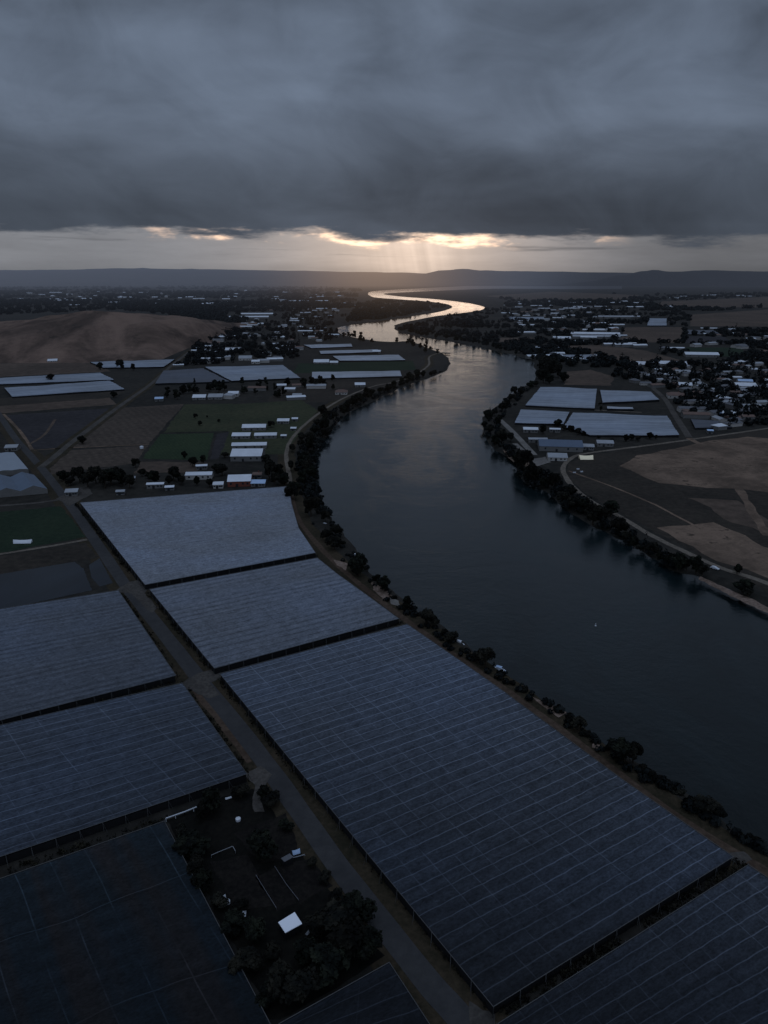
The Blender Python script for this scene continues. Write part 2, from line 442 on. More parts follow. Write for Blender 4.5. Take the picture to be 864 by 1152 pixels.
ridge_mesh('hills', [(300, 326), (380, 322), (424, 317), (470, 309), (500, 304), (521, 302.5), (545, 304.5), (580, 305), (620, 305.5), (680, 306.5), (720, 307), (800, 306), (1000, 304), (1500, 304), (1900, 308)], 12500, 1500, 2500, MT['farhill'], 240, 24, 0.05)
ridge_mesh('hills', [(575, 323), (620, 320.5), (660, 317), (700, 309.5), (722, 305.5), (736, 303.5), (752, 305.5), (800, 304), (830, 305), (864, 305.5), (1000, 304), (1500, 304), (1900, 308)], 10800, 500, 1800, MT['darkhill'], 200, 24, 0.06)

# ------------------------------------------------------------------ fields, roads, paths
FD = [
 # left bank, near to far
 ('field', [(-60, 581), (0, 576), (69, 569.5), (97, 604), (0, 622), (-80, 634)], .05, 'dkgreen', 1.0),
 ('field', [(-80, 638), (96, 611), (113, 627), (-80, 660)], .05, 'drydark', 1.5),
 ('field', [(6, 467), (123, 459.5), (74, 503.5), (38, 505)], .05, 'darkfield', 1.5),
 ('field', [(132, 459), (207.6, 454.5), (168, 499), (82, 503.5)], .05, 'brown', 1.5),
 ('field', [(76, 507), (166, 501), (153, 521), (55, 534), (57, 527)], .05, 'brown', 1.5),
 ('field', [(-60, 466), (-40, 456), (120, 443), (131, 455), (4, 465)], .05, 'brown2', 2.0),
 ('field', [(-120, 455), (-60, 438), (0, 448), (140, 440), (131, 447), (-40, 460)], .09, 'drydark', 2.0),
 ('field', [(160, 516), (180.5, 488.5), (241, 487), (232, 518)], .09, 'green', 1.0),
 ('field', [(184, 487), (208, 455), (262, 454), (256, 485)], .09, 'olive', 1.5),
 ('field', [(262, 455), (339, 450), (358, 462), (345, 475), (321, 511), (244, 512), (256, 486)], .06, 'olive', 1.5),
 ('field', [(236, 517), (244, 488), (258, 486), (246, 516)], .11, 'darkfield', 1.0),
 ('field', [(150, 533), (160, 519), (232, 520), (222, 531)], .06, 'brown2', 2.0),
 ('field', [(320, 430), (460, 425), (440, 436), (370, 452), (300, 452)], .05, 'drydark', 3.0),
 ('field', [(336, 409), (464, 406), (468, 416), (330, 420)], .08, 'dkgreen', 2.0),
 ('field', [(-200, 425), (0, 409), (100, 407), (125, 418), (0, 424), (-200, 440)], .05, 'brown2', 3.0),
 # right bank
 ('field', [(640, 520), (665, 512), (772, 495), (900, 477), (1000, 560), (1000, 745), (840, 652), (771, 617), (700, 578), (655, 552), (636, 535)], .04, 'drydark', 2.0),
 ('field', [(697, 524), (722, 513), (762, 505), (790, 499), (840, 490), (900, 496), (920, 560), (864, 554), (795, 548), (745, 544)], .09, 'dry', 6.0),
 ('field', [(742, 594), (806, 589), (864, 617), (990, 650), (990, 700), (838, 643), (800, 630)], .09, 'dry', 4.0),
 ('field', [(776, 560), (830, 563), (900, 610), (860, 600), (826, 588)], .12, 'brown2', 3.0),
 ('field', [(745, 545), (828, 552), (864, 556), (900, 566), (900, 560), (860, 572), (800, 566)], .10, 'drydark', 4.0),
 ('field', [(635, 433), (638, 418), (665, 416), (691, 424), (687, 434)], .06, 'brown2', 2.0),
 ('field', [(690, 405.7), (633, 389), (680, 388), (729, 395), (776, 408)], .06, 'brown2', 3.0),
 ('field', [(697, 384.5), (704, 368), (767.5, 368), (768, 386)], .08, 'brown2', 3.0),
 ('field', [(771, 386), (771, 378), (815, 379), (826, 387)], .08, 'darkfield', 3.0),
 ('field', [(777, 367), (779, 354), (864, 348), (1000, 344), (1000, 368)], .08, 'brown2', 6.0),
 ('field', [(735, 345), (745, 339), (864, 334), (980, 334), (960, 343), (864, 346)], .08, 'brown2', 8.0),
 ('field', [(561, 385), (563, 380), (600, 380), (602, 385)], .08, 'brown2', 3.0),
 ('field', [(545, 333), (620, 328), (720, 332), (700, 337), (590, 338)], .08, 'brown2', 9.0),
 ('field', [(770, 400), (772, 391), (830, 391), (850, 402)], .08, 'dkgreen', 3.0),
]
for nm, pts, z, mt, rg in FD: sheet(nm, pts, z, MT[mt], rg, block=nm == 'field' and mt not in ('drydark',))

ROAD = [(-60, 385), (-28, 430), (0, 468), (18, 494), (45, 524.5), (72, 559), (109.5, 612), (143, 661), (183, 711), (225, 765), (297, 856), (381, 975), (480, 1102), (519, 1148), (640, 1300)]
strip('road_verge', ROAD, 17.0, .03, MT['verge'], 8, 1.6)
strip('road', ROAD, 6.2, .10, MT['road'], 8, 0.25)
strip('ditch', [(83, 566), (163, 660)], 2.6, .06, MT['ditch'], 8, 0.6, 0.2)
strip('road_verge', [(147, 672), (196, 734), (214, 760)], 2.6, .07, MT['redverge'], 8, 1.0, 0.0)
strip('road_verge', [(219, 776), (250, 815), (281, 858)], 2.6, .07, MT['redverge'], 8, 1.0, 0.0)
ROAD2 = [(46, 526), (60, 515), (81, 497.5), (129, 461), (168.5, 433), (192.6, 411.7), (218, 392), (241, 375.6)]
strip('road_verge', ROAD2, 15.0, .12, MT['verge'], 6, 2.0)
strip('road', ROAD2, 6.0, .16, MT['apron'], 6, 0.3)
PATH = [(505, 398), (496, 397), (483, 401.5), (482, 411), (466, 422), (443, 430), (420.5, 434.5), (393, 445), (369, 458), (345, 476), (328, 494), (322, 512), (325, 533), (328, 558), (338, 588), (366, 622), (404, 657), (453, 695), (508, 735), (584, 787), (668, 849), (753, 913), (833, 963), (900, 1004), (1050, 1100)]
strip('verge', PATH, 15.0, .03, MT['verge'], 6, 2.0)
strip('path', PATH[12:], 3.2, .12, MT['redverge'], 6, 0.5)
strip('path', PATH[:14], 3.6, .17, MT['track'], 6, 0.5)
RPATH = [(960, 468), (864, 482), (777, 494.5), (722, 502), (661, 510), (642, 516), (633.5, 527), (638, 539), (647, 550), (668, 566), (698, 581.5), (734, 603), (771, 621), (808, 638), (864, 657), (960, 700)]
strip('path', RPATH, 4.2, .14, MT['track'], 6, 0.6)
strip('road', [(725, 424), (734, 436), (748, 449), (760.5, 469), (775, 492)], 6.5, .16, MT['apron'], 6, 0.4)
strip('track', [(775, 493), (789, 501), (803, 513), (830, 548), (846, 575), (864, 603)], 6.0, .15, MT['dry'], 6, 2.0)
strip('track', [(640, 530), (700, 552), (760, 580), (864, 640)], 2.0, .13, MT['dry'], 6, 1.0)
strip('path', [(-60, 633), (0, 623.5), (60, 614), (98, 607)], 3.0, .10, MT['track'], 5, 0.5)
strip('path', [(-40, 572), (0, 569), (40, 566), (68, 562)], 3.4, .10, MT['apron'], 5, 0.5)
strip('track', [(38, 506.5), (78, 504), (168, 500)], 2.5, .12, MT['dry'], 5, 0.5)
strip('track', [(4, 466), (24, 487), (36, 506)], 3.0, .12, MT['dry'], 5, 0.6)
strip('track', [(33, 500), (50, 489), (62, 472)], 3.0, .12, MT['brown2'], 5, 0.6)
strip('track', [(592, 457), (640, 460), (700, 463), (722, 464)], 4.0, .14, MT['track'], 5, 0.5)
strip('slipway', [(562, 472), (577, 486), (601, 512)], 6.0, .14, MT['concrete'], 5, 0.2)
strip('slipway', [(579, 499), (596, 514)], 5.0, .14, MT['concrete'], 5, 0.2)
for pts in ([(146, 655), (160, 652), (168, 660), (163, 668), (178, 684), (170, 690), (148, 668), (128, 666)],
            [(205, 768), (222, 758), (244, 752), (250, 762), (236, 768), (246, 782), (235, 786), (214, 776), (206, 778)],
            [(276, 872), (292, 862), (306, 872), (300, 884), (294, 900), (297, 914), (286, 914), (284, 898), (288, 884)],
            [(528, 1128), (544, 1136), (556, 1140), (560, 1160), (530, 1160)],
            [(64, 561), (80, 552), (98, 546), (104, 556), (90, 563), (78, 570)],
            [(816, 962), (836, 958), (846, 968), (830, 974)]):
    sheet('gravel_apron', pts, .14, MT['apron'], 0.6)
for pts, mt in (([(376, 630), (392, 634), (389, 642), (379, 636)], 'bank'), ([(418, 655), (432, 660), (441, 672), (434, 676), (420, 664)], 'bank'), ([(437, 670), (449, 676), (450, 683), (440, 680)], 'concrete'),
                ([(600, 785), (628, 797), (638, 803), (630, 808), (606, 792)], 'bank'), ([(666, 834), (676, 838), (677, 844), (668, 841)], 'bank'), ([(788, 649), (850, 676), (880, 692), (880, 697), (840, 680), (786, 652)], 'bank'),
                ([(566, 506), (590, 519), (604, 524), (590, 528), (572, 516)], 'dry'), ([(597, 517), (614, 514), (620, 520), (604, 525)], 'concrete')):
    sheet('bare_bank', pts, .20, MT[mt], 0.7)
sheet('pond', [(-120, 667), (0, 646), (84, 632), (94, 640), (100, 655), (104, 664), (0, 686.5), (-120, 712)], .06, MT['pond'], 0.25)
sheet('pond', [(100, 636), (112, 628), (127, 656), (112, 660), (103, 650)], .06, MT['pond'], 0.25)
# garden plots inside the near compound
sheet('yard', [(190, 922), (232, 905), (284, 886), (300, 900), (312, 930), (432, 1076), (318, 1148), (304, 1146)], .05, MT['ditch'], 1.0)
for pts in ([(262, 938), (322, 915), (338, 960), (296, 972)], [(288, 988), (310, 976), (334, 1016), (312, 1026)], [(314, 976), (348, 966), (374, 996), (338, 1016)], [(236, 970), (280, 962), (306, 1018), (268, 1026)]):
    sheet('garden_plot', pts, .09, MT['plot'], 0.5)

# ------------------------------------------------------------------ canopies over crops
def lerp_poly(pts, t):
    L = [(pts[i+1]-pts[i]).length for i in range(len(pts)-1)]; s = t*sum(L)
    for i, l in enumerate(L):
        if s <= l or i == len(L)-1: return pts[i].lerp(pts[i+1], s/l if l else 0)
        s -= l
def canopy(label, left, right, mat, h=2.9, dt=1.25, du=6.0, posts=(), sag=0.11, row=5.0, name='shade_canopy', cat='crop canopy', post_step=6.0, side=True, group=None):
    wl_, wr_ = [P(x, y, h) for x, y in left], [P(x, y, h) for x, y in right]
    BLOCK.append(list(left)+list(right)[::-1])
    org = P(*left[-1]); org.z = 0
    t0 = thing(name, label, cat, org, group=group)
    Lt = max(sum((w[i+1]-w[i]).length for i in range(len(w)-1)) for w in (wl_, wr_))
    nt_ = max(2, int(Lt/dt)); mid = (lerp_poly(wr_, .5)-lerp_poly(wl_, .5)).length
    nu = max(2, int(mid/du)); vs, uv, fs = [], [], []
    for j in range(nt_+1):
        a, b = lerp_poly(wl_, j/nt_), lerp_poly(wr_, j/nt_); W = (b-a).length
        for i in range(nu+1):
            q = a.lerp(b, i/nu); v = Lt*j/nt_
            z = sag*(abs(math.sin(math.pi*v/row))-0.6)+mnoise.noise(q*0.03)*sag*1.2+mnoise.noise(q*0.2)*sag*0.35
            vs.append(q-org+Vector((0, 0, z))); uv.append((W*i/nu, v))
    w = nu+1
    for j in range(nt_):
        for i in range(nu): fs.append((j*w+i, (j+1)*w+i, (j+1)*w+i+1, j*w+i+1))
    mesh('cover_sheet', vs, fs, mat, t0, uv, smooth=True)
    rim = wl_+wr_[::-1]
    if side:
        v2, f2 = [], []
        rim2 = [q.lerp(sum(rim, Vector())/len(rim), 0.004) for q in rim]; n = len(rim2)
        for q in rim2: v2 += [q-org+Vector((0, 0, -0.35)), Vector((q.x-org.x, q.y-org.y, 0.02))]
        for i in range(n): k = (i+1) % n; f2.append((2*i, 2*i+1, 2*k+1, 2*k))
        mesh('under_canopy_shade', v2, f2, MT['darkside'], t0)  # dark curtain standing in for the shade under the open-sided canopy
    edges = {'l': wl_, 'r': wr_, 'f': [wl_[0], wr_[0]], 'n': [wl_[-1], wr_[-1]]}
    npost = 0
    for e in posts:
        pl = edges[e]; Ln = sum((pl[i+1]-pl[i]).length for i in range(len(pl)-1)); n = int(Ln/post_step)
        for k in range(n+1):
            q = lerp_poly(pl, k/max(1, n))
            x_, y_ = pix(q)
            if not (-40 < x_ < 904 and y_ < 1190) or npost >= 100: continue
            npost += 1
            out = (q-sum(rim, Vector())/len(rim)); out.z = 0; out.normalize()
            add_post(t0, q-org+out*0.25, h, out)
    # boundary cable round the rim
    vs, fs = [], []
    for e in ('l', 'n', 'r', 'f'):
        pl = edges[e]
        for a, b in zip(pl, pl[1:]):
            d = (b-a).normalized(); s = Vector((-d.y, d.x, 0)); k = len(vs)
            for q in (a, b):
                for m_ in ((s*.10), Vector((0, 0, .12)), (s*-.10)): vs.append(q-org+m_+Vector((0, 0, .14)))
            fs += [(k, k+1, k+4, k+3), (k+1, k+2, k+5, k+4), (k+2, k, k+3, k+5)]
    mesh('edge_cable', vs, fs, MT['post'], t0)
    return t0
POSTMESH = {}
def add_post(t0, loc, h, out):
    if h not in POSTMESH:
        bm = bmesh.new()
        bmesh.ops.create_cone(bm, cap_ends=True, segments=8, radius1=.10, radius2=.08, depth=h+.35)
        bmesh.ops.translate(bm, vec=(0, 0, (h+.35)/2-.1), verts=bm.verts)
        # raking stay from the head to an anchor in the ground
        n = 6; a = Vector((0.02, 0, h)); b = Vector((1.3, 0, 0)); d = (b-a)
        r = bmesh.ops.create_cone(bm, cap_ends=True, segments=5, radius1=.03, radius2=.03, depth=d.length)
        bmesh.ops.rotate(bm, cent=(0, 0, 0), matrix=d.to_track_quat('Z', 'Y').to_matrix(), verts=r['verts'])
        bmesh.ops.translate(bm, vec=(a+b)/2, verts=r['verts'])
        me = bpy.data.meshes.new('post'); bm.to_mesh(me); bm.free(); me.materials.append(MT['post']); POSTMESH[h] = me
    o = bpy.data.objects.new('post', POSTMESH[h]); COL.objects.link(o); o.parent = t0
    o.location = (loc.x, loc.y, 0); o.rotation_euler = (0, 0, math.atan2(out.y, out.x))

NA = m_net('pale_net', (0.205, 0.215, 0.238), 0.45, True, 2.8, 12, 0.80, 0.22)
NB = m_net('grey_net', (0.168, 0.177, 0.198), 0.25, True, 4.4, 13, 0.50, 0.35)
NC = m_net('slate_net', (0.130, 0.146, 0.176), 0.05, True, 3.9, 6.6, 2.9, 0.30)
ND = m_net('left_net', (0.124, 0.134, 0.156), 0.18, True, 4.2, 15, 0.6, 0.35)
NE = m_net('lower_left_net', (0.098, 0.112, 0.138), 0.06, True, 4.4, 10, 2.8, 0.32)
NF = m_net('teal_net', (0.030, 0.044, 0.055), 0.14, True, 30.0, 8.5, 3.2, 0.2, stain=1.0)
NFAR = m_net('far_net', (0.225, 0.24, 0.265), 0.8, False, streak=1.1, fs=0.22)
NDK = m_net('dark_far_net', (0.085, 0.088, 0.10), 0.8, False, streak=0.7, fs=0.22)
NFAR2 = m_net('white_far_net', (0.31, 0.315, 0.33), 0.8, False, streak=0.9, fs=0.22)
canopy('pale grey netted canopy whose far edge meets the farm trees, right of the road', [(90, 565.5), (163, 658)], [(325, 547), (328, 566), (336, 594), (355, 622)], NA, posts=('l', 'n'), row=4.2)
canopy('middle canopy right of the road, between the pale far one and the large slate one', [(168, 663), (241, 752)], [(357, 627.5), (380, 646), (412, 669), (449, 696)], NB, posts=('l', 'n'), row=5.0)
canopy('largest slate canopy, running from the road to the levee, with bright wires in rows', [(247, 758), (555, 1133)], [(458, 702), (560, 773), (700, 877), (825, 964)], NC, posts=('l', 'n'), row=4.8, post_step=7.0)
canopy('grey canopy on the left of the road just below the dark pond', [(-330, 738), (-330, 895)], [(133, 664), (198, 760)], ND, posts=('r', 'n'), row=5.0)
canopy('wired canopy on the left of the road directly above the garden compound', [(-330, 893), (-330, 1075)], [(205, 768.5), (278, 871)], NE, posts=('r', 'n'), row=5.4)
canopy('dark teal canopy in the bottom left corner, beside the garden compound', [(-260, 1080), (-260, 1560)], [(185, 924), (304, 1152), (392, 1320)], NF, posts=('f',), row=6.0, post_step=8.5)
canopy('small canopy corner at the bottom edge, between the compound and the road', [(314, 1152), (250, 1300)], [(438, 1083), (560, 1270)], NE, posts=(), row=5.4)
canopy('bottom right canopy, across the dark gap from the largest one', [(560, 1152), (720, 1400)], [(842, 973), (1000, 1080), (1150, 1190)], NC, posts=('f',), row=4.8, post_step=7.0)
# distant covered fields: ridged film over hoops
def far(label, l, r, mat, h=2.4, **k): return canopy(label, l, r, mat, h=h, dt=4.0, du=12.0, sag=0.7, row=16.0, **k)
far('upper of two long pale covered strips at the far left, below the brown hill', [(-40, 427), (0, 432)], [(112, 419), (128, 427)], NFAR)
far('lower of two long pale covered strips at the far left, below the brown hill', [(4.5, 436), (13.5, 446)], [(123, 428), (140, 437.5)], NFAR)
far('thin pale covered strip at the foot of the brown hill, ending at the diagonal road', [(101, 407), (116, 413.5)], [(197, 404), (184, 412.6)], NFAR)
far('dull grey covered field right of the diagonal road', [(184, 416.5), (174.5, 431.5)], [(228, 414), (258, 429)], NDK)
far('large pale covered field behind the green farm, beside the dull grey one', [(230, 412.5), (260.5, 428.5)], [(318, 410.5), (338, 425)], NFAR)
far('farthest thin pale covered strip near the river promontory', [(341, 387.6), (350, 391.3)], [(395, 386.7), (396.5, 389.8)], NFAR2)
far('second pale covered strip from the far end, near the river promontory', [(359, 394.5), (361, 398)], [(425, 393), (427, 396)], NFAR2)
far('broad pale covered strip with a green field along its near side', [(374, 400.5), (382, 405.5)], [(448, 398.7), (456, 405)], NFAR2)
far('long white covered strip on the near side of the dark green field by the promontory', [(351, 418), (351, 425.5)], [(450, 417), (452, 423)], NFAR2)
far('pale covered field nearest the trees of the right bank, upper row', [(608.7, 434.8), (591, 455.5)], [(671.5, 437), (669, 459.5)], NFAR)
far('smaller pale covered field left of a dark gap in the lower row, right bank', [(586, 460.5), (579, 475.5)], [(641, 463), (634, 476.5)], NFAR)
far('widest pale covered field on the right bank, touching the town road', [(645, 463.5), (634, 480), (664, 489)], [(750, 467), (757, 478), (764, 489.5)], NFAR)
far('pale covered field on the right bank beside the town road, in the upper row', [(675, 438.5), (678, 453)], [(732, 440.5), (742, 450)], NFAR)
far('narrow white covered strip below a dark gap on the right bank', [(683, 456.5), (683, 460)], [(711, 457.5), (713, 460.5)], NFAR2)
far('pale covered strip farthest up the right bank, first of three', [(594.6, 389.5), (600, 391.5)], [(628, 389), (634, 391)], NFAR2)
far('pale covered strip on the right bank, second of three', [(607, 393.5), (615, 396.5)], [(646, 393), (654, 396)], NFAR2)
far('pale covered strip on the right bank, nearest and longest of three', [(618, 399), (628, 404.8)], [(668, 398.5), (674, 404.5)], NFAR)
far('dull covered strip on the plain behind the right bank trees', [(572, 356.3), (573, 360)], [(612, 356.5), (612, 360)], NFAR)
far('pale covered square on the plain at right, in front of the brown slope', [(730, 358), (728, 366)], [(750, 358), (750, 366)], NFAR)
far('grey covered field at right beside the brown slope field', [(772, 371), (772, 376)], [(802, 371.5), (812, 376.5)], NDK)
far('grey slatted cover beside the town road junction', [(777, 471), (782, 481)], [(806, 473), (824, 480)], NDK)

# ------------------------------------------------------------------ buildings
def house_meshes(L, D, h, rise, wallm, roofm, hip=False):
    """walls with gables + an overhanging roof with thickness"""
    x, y = L/2, D/2
    if hip:
        wv = [(-x, -y, 0), (x, -y, 0), (x, y, 0), (-x, y, 0), (-x, -y, h), (x, -y, h), (x, y, h), (-x, y, h)]
        wf = [(0, 1, 5, 4), (1, 2, 6, 5), (2, 3, 7, 6), (3, 0, 4, 7)]
    else:
        wv = [(-x, -y, 0), (x, -y, 0), (x, y, 0), (-x, y, 0), (-x, -y, h), (x, -y, h), (x, y, h), (-x, y, h), (-x, 0, h+rise-.03), (x, 0, h+rise-.03)]
        wf = [(0, 1, 5, 4), (1, 2, 6, 9, 5), (2, 3, 7, 6), (3, 0, 4, 8, 7)]
    o = 0.35; t = 0.18; s = rise/y
    ey, ez = y+o, h-s*o
    ix = (x-min(y*0.8, x*0.6)) if hip else x+o
    top = [(-x-o, -ey, ez+t), (x+o, -ey, ez+t), (x+o, ey, ez+t), (-x-o, ey, ez+t), (-ix, 0, h+rise+t), (ix, 0, h+rise+t)]
    bot = [(a, b, c-t) for a, b, c in top]
    rf = [(0, 1, 5, 4), (2, 3, 4, 5), (1, 2, 5), (3, 0, 4)]
    if not hip: rf = rf[:2]
    n = 6
    full = rf+[tuple(i+n for i in f[::-1]) for f in rf]+[(0, n, n+1, 1), (2, n+2, n+3, 3)]
    if hip: full += [(1, n+1, n+2, 2), (3, n+3, n, 0)]
    else: full += [(1, n+1, n+5, 5), (5, n+5, n+2, 2), (3, n+3, n+4, 4), (4, n+4, n, 0)]
    return (wv, wf), (top+bot, full)
def box_data(x0, x1, y0, y1, z0, z1):
    v = [(x0, y0, z0), (x1, y0, z0), (x1, y1, z0), (x0, y1, z0), (x0, y0, z1), (x1, y0, z1), (x1, y1, z1), (x0, y1, z1)]
    return v, [(0, 3, 2, 1), (4, 5, 6, 7), (0, 1, 5, 4), (1, 2, 6, 5), (2, 3, 7, 6), (3, 0, 4, 7)]
def house(label, loc, rz, L, D, h, rise, wallm, roofm, hip=False, name='house', cat='house', group=None, openings=True):
    t = thing(name, label, cat, loc, rz, group)
    (wv, wf), (rv, rf) = house_meshes(L, D, h, rise, wallm, roofm, hip)
    mesh('wall', wv, wf, MT[wallm], t); mesh('roof', rv, rf, MT[roofm], t)
    if openings and cat == 'house':
        cv, cf = box_data(L*.18-.35, L*.18+.35, -.35, .35, h+rise-.5, h+rise+1.1)
        mesh('chimney', cv, cf, MT['brick'], [c for c in t.children if c.name.startswith('roof')][0])
    if openings:
        y = -D/2-.02
        dv, df = box_data(-L*.1-.9, -L*.1+.9, y-.04, y, .05, min(h-.3, 2.3)); mesh('door', dv, df, MT['dark'], t)
        for k in (-.36, .16, .36):
            dv, df = box_data(L*k-.7, L*k+.7, y-.04, y, h*.38, h*.75); mesh('window', dv, df, MT['glass'], t)
    return t
ROADDIR = (P(143, 661)-P(381, 975)).normalized()
RZ_GRID = math.atan2(ROADDIR.y, ROADDIR.x)
def barn(label, x0, y0, x1, y1, roof='white', wall='wallg', h=3.2, rise=None, rz=None, name='farm_shed', cat='shed', hip=False, group=None, openings=True):
    """a building whose front eaves run from x0 to x1, front wall base near y1, roof up to y0 in the photo"""
    a = P((x0+x1)/2, y1+0.6); m = mpp(a)
    L = max(4.0, (x1-x0)*m)
    g = (P((x0+x1)/2, y0)-P((x0+x1)/2, y1)).length
    D = max(5.0, min(g-h*a.length/CAM_H*0.5, L*1.1, 26.0))
    if rz is None: rz = -math.atan2(a.x, a.y)*0.5+random.uniform(-.08, .08)
    c = a+Vector((-math.sin(rz), math.cos(rz), 0))*(D/2)
    BLOCK.append([(x0-1, y0-1), (x1+1, y0-1), (x1+1, y1+1), (x0-1, y1+1)])
    return house(label, c, rz, L, D, h, rise if rise else D*0.14, wall, roof, hip, name, cat, group, openings)
# the green farm by the bend of the levee
barn('long white roofed shed on the green farm, third row from the near end', 272.5, 479, 298.7, 484)
barn('short white shed with lean-to at the top of the green farm', 312, 472.5, 325, 476.5)
barn('smallest white shed at the top of the green farm, next to the track', 328.5, 470.4, 335, 473.4, h=2.6)
barn('white roofed shed on the left of the second row of the green farm', 261, 488.5, 281, 493.5)
barn('white roofed shed on the right of the second row of the green farm', 286.6, 488.5, 311, 493)
barn('long white roof just behind the big grey walled shed', 261, 499.5, 299.5, 504.5)
barn('large white roofed shed with grey walls on the green farm', 259.6, 508, 294, 518.5, 'white', 'wallg', 4.5)
barn('red brick building with a white roof behind the pale canopy', 256.5, 533.6, 282, 547, 'white', 'brick', 4.2)
barn('pale blue roofed low shed beside the red brick building', 282.5, 541, 298, 547, 'paleblue', 'wallg', 2.6)
barn('white gabled cottage left of the red brick building', 240, 543, 251, 549, 'white', 'wallw', 3.0)
barn('tiny white shed by the levee track, right of the farm sheds', 327, 480.5, 333, 484, h=2.4)
barn('white caravan shaped shed beside the farm track', 316, 488, 322, 492.5, h=2.4, name='caravan', cat='caravan')
barn('brown roofed house among trees at the back of the pale canopy', 284, 527, 294, 538, 'rust', 'wallg', 3.2, hip=True, name='house', cat='house')
barn('white roofed shed in the trees on the left, upper of two', 221, 524.5, 233, 528)
barn('wide white roofed barn between the dark trees left of the farm', 209, 533, 238, 539, 'white', 'wallw', 3.6)
barn('long narrow white roof at the back edge of the pale canopy', 165.5, 545, 184, 549)
barn('low white shed right of the long narrow white roof', 186, 548, 195.6, 551.2, h=2.4)
barn('small pale shed among the dark trees near the junction', 143, 538, 152, 541, 'pale', h=2.6)
barn('small pale shed at the corner of the pale canopy', 131, 553, 140, 556.5, 'pale', h=2.6)
barn('grey roofed outbuilding in the yard at the road junction', 74, 548.6, 87, 557.6, 'pale', 'wallg', 3.0)
barn('white hut on the far side of the brown field at the hill foot', 54, 403.6, 64, 407.2, 'white', 'wallw', 3.0, name='hut', cat='hut')
barn('grey shed beside the road above the pale glasshouse', 6, 500.5, 19, 507, 'pale', 'wallg')
barn('blue roofed shed beside the diagonal road', 174.5, 446, 183.5, 451, 'paleblue')
barn('pale shed left of a pair behind the brown field', 216.7, 445, 231, 449.5, 'white')
barn('pale shed right of a pair behind the brown field', 234, 444.5, 250, 449, 'pale')
barn('square white shed in the dark trees above the olive pasture', 256.5, 439, 268, 445.7, 'white', 'wallw', 4)
barn('brown roofed farmhouse near the levee path', 377, 438.5, 390.5, 443.5, 'rust', 'wallw', 3.2, hip=True, name='house', cat='house')
barn('white roofed shed beside the levee path', 399.5, 431.5, 411, 435, 'white')
barn('pale shed among hedges above the farm pasture', 329, 444, 339, 447.2, 'pale')
barn('long white shed at the near edge of the left suburb', 253.5, 391, 271.6, 395, 'white')
barn('pale domed shed in the left suburb', 268.6, 399.6, 283, 405, 'pale', 'wallw', 4)
barn('white box shed next to the pale domed shed', 283, 403.6, 292, 408.7, 'white', 'wallw', 4)
barn('white shed at the left end of the dark green field', 353, 404.8, 370, 409, 'white')
barn('small white shed between the green field and the broad strip', 371, 406.3, 380, 409.4, 'white')
barn('white shed at the tip of the second covered strip', 419, 393.6, 428, 396.8, 'white')
barn('upper of two long white roofs beyond the left suburb', 271, 352, 307, 354.2, 'white', h=5)
barn('lower of two long white roofs beyond the left suburb', 258, 355.3, 302, 357.8, 'white', h=5)
# right bank
barn('wide dark blue roofed packing shed on the right bank', 607, 498, 655, 507.5, 'bluer', 'wallg', 4.5, name='packing_shed')
barn('small pale blue shed at the end of the packing shed', 656, 500, 668, 506, 'pale')
barn('pale low shed in front of the packing shed', 617, 511.5, 638, 518, 'pale', 'wallw', 3)
barn('white roofed hall above the packing shed', 589, 482.3, 605, 486.3, 'white')
barn('white shed behind the trees of the lower right covered field', 618.5, 483, 630, 486, 'white')
barn('pale shed at the head of the slipway', 595, 494, 615.6, 497.5, 'pale')
barn('pale shed near the path above the dry field', 672, 497, 690, 502, 'pale')
barn('longer white roof in a pair behind the right bank strips', 643, 375, 696.5, 377.4, 'white', h=5)
barn('nearer white roof in a pair behind the right bank strips', 645, 378, 697, 380.6, 'pale', h=5)
barn('white roof left of the pair behind the right bank strips', 622.6, 379.5, 642, 382.4, 'white', h=5)
barn('thin white roof far out on the right plain', 673.5, 355.8, 709, 357.8, 'pale', h=6)
barn('white flat roofed hall with turquoise front in the town', 813, 462, 828, 470, 'white', 'paleblue', 4.5, name='hall', cat='hall')
barn('bright pale blue roofed hall on the right side of the town', 831, 428.5, 846, 431.5, 'paleblue', 'wallw', 4, name='hall', cat='hall')
barn('white roofed hall below the bright pale blue one', 829, 433, 851, 437, 'white', 'wallw', 4, name='hall', cat='hall')
barn('long white shed at the top of the town, left of two', 705, 407.5, 735, 411.5, 'white')
barn('long white shed at the top of the town, right of two', 742, 407.5, 772, 411, 'white')
barn('thin white roof above the town beside the dark green field', 772, 398.5, 808, 401.5, 'white', h=5)
barn('large reddish roofed house at the corner of the town road', 752, 440, 769, 448, 'rust', 'wallw', 4, hip=True, name='house', cat='house')
barn('small turquoise shed at the roadside below the town', 796, 483.5, 802, 487, 'paleblue', h=2.6)
barn('pale wide roof in the middle of the town', 764, 430, 778, 436, 'white', 'wallw', 4)

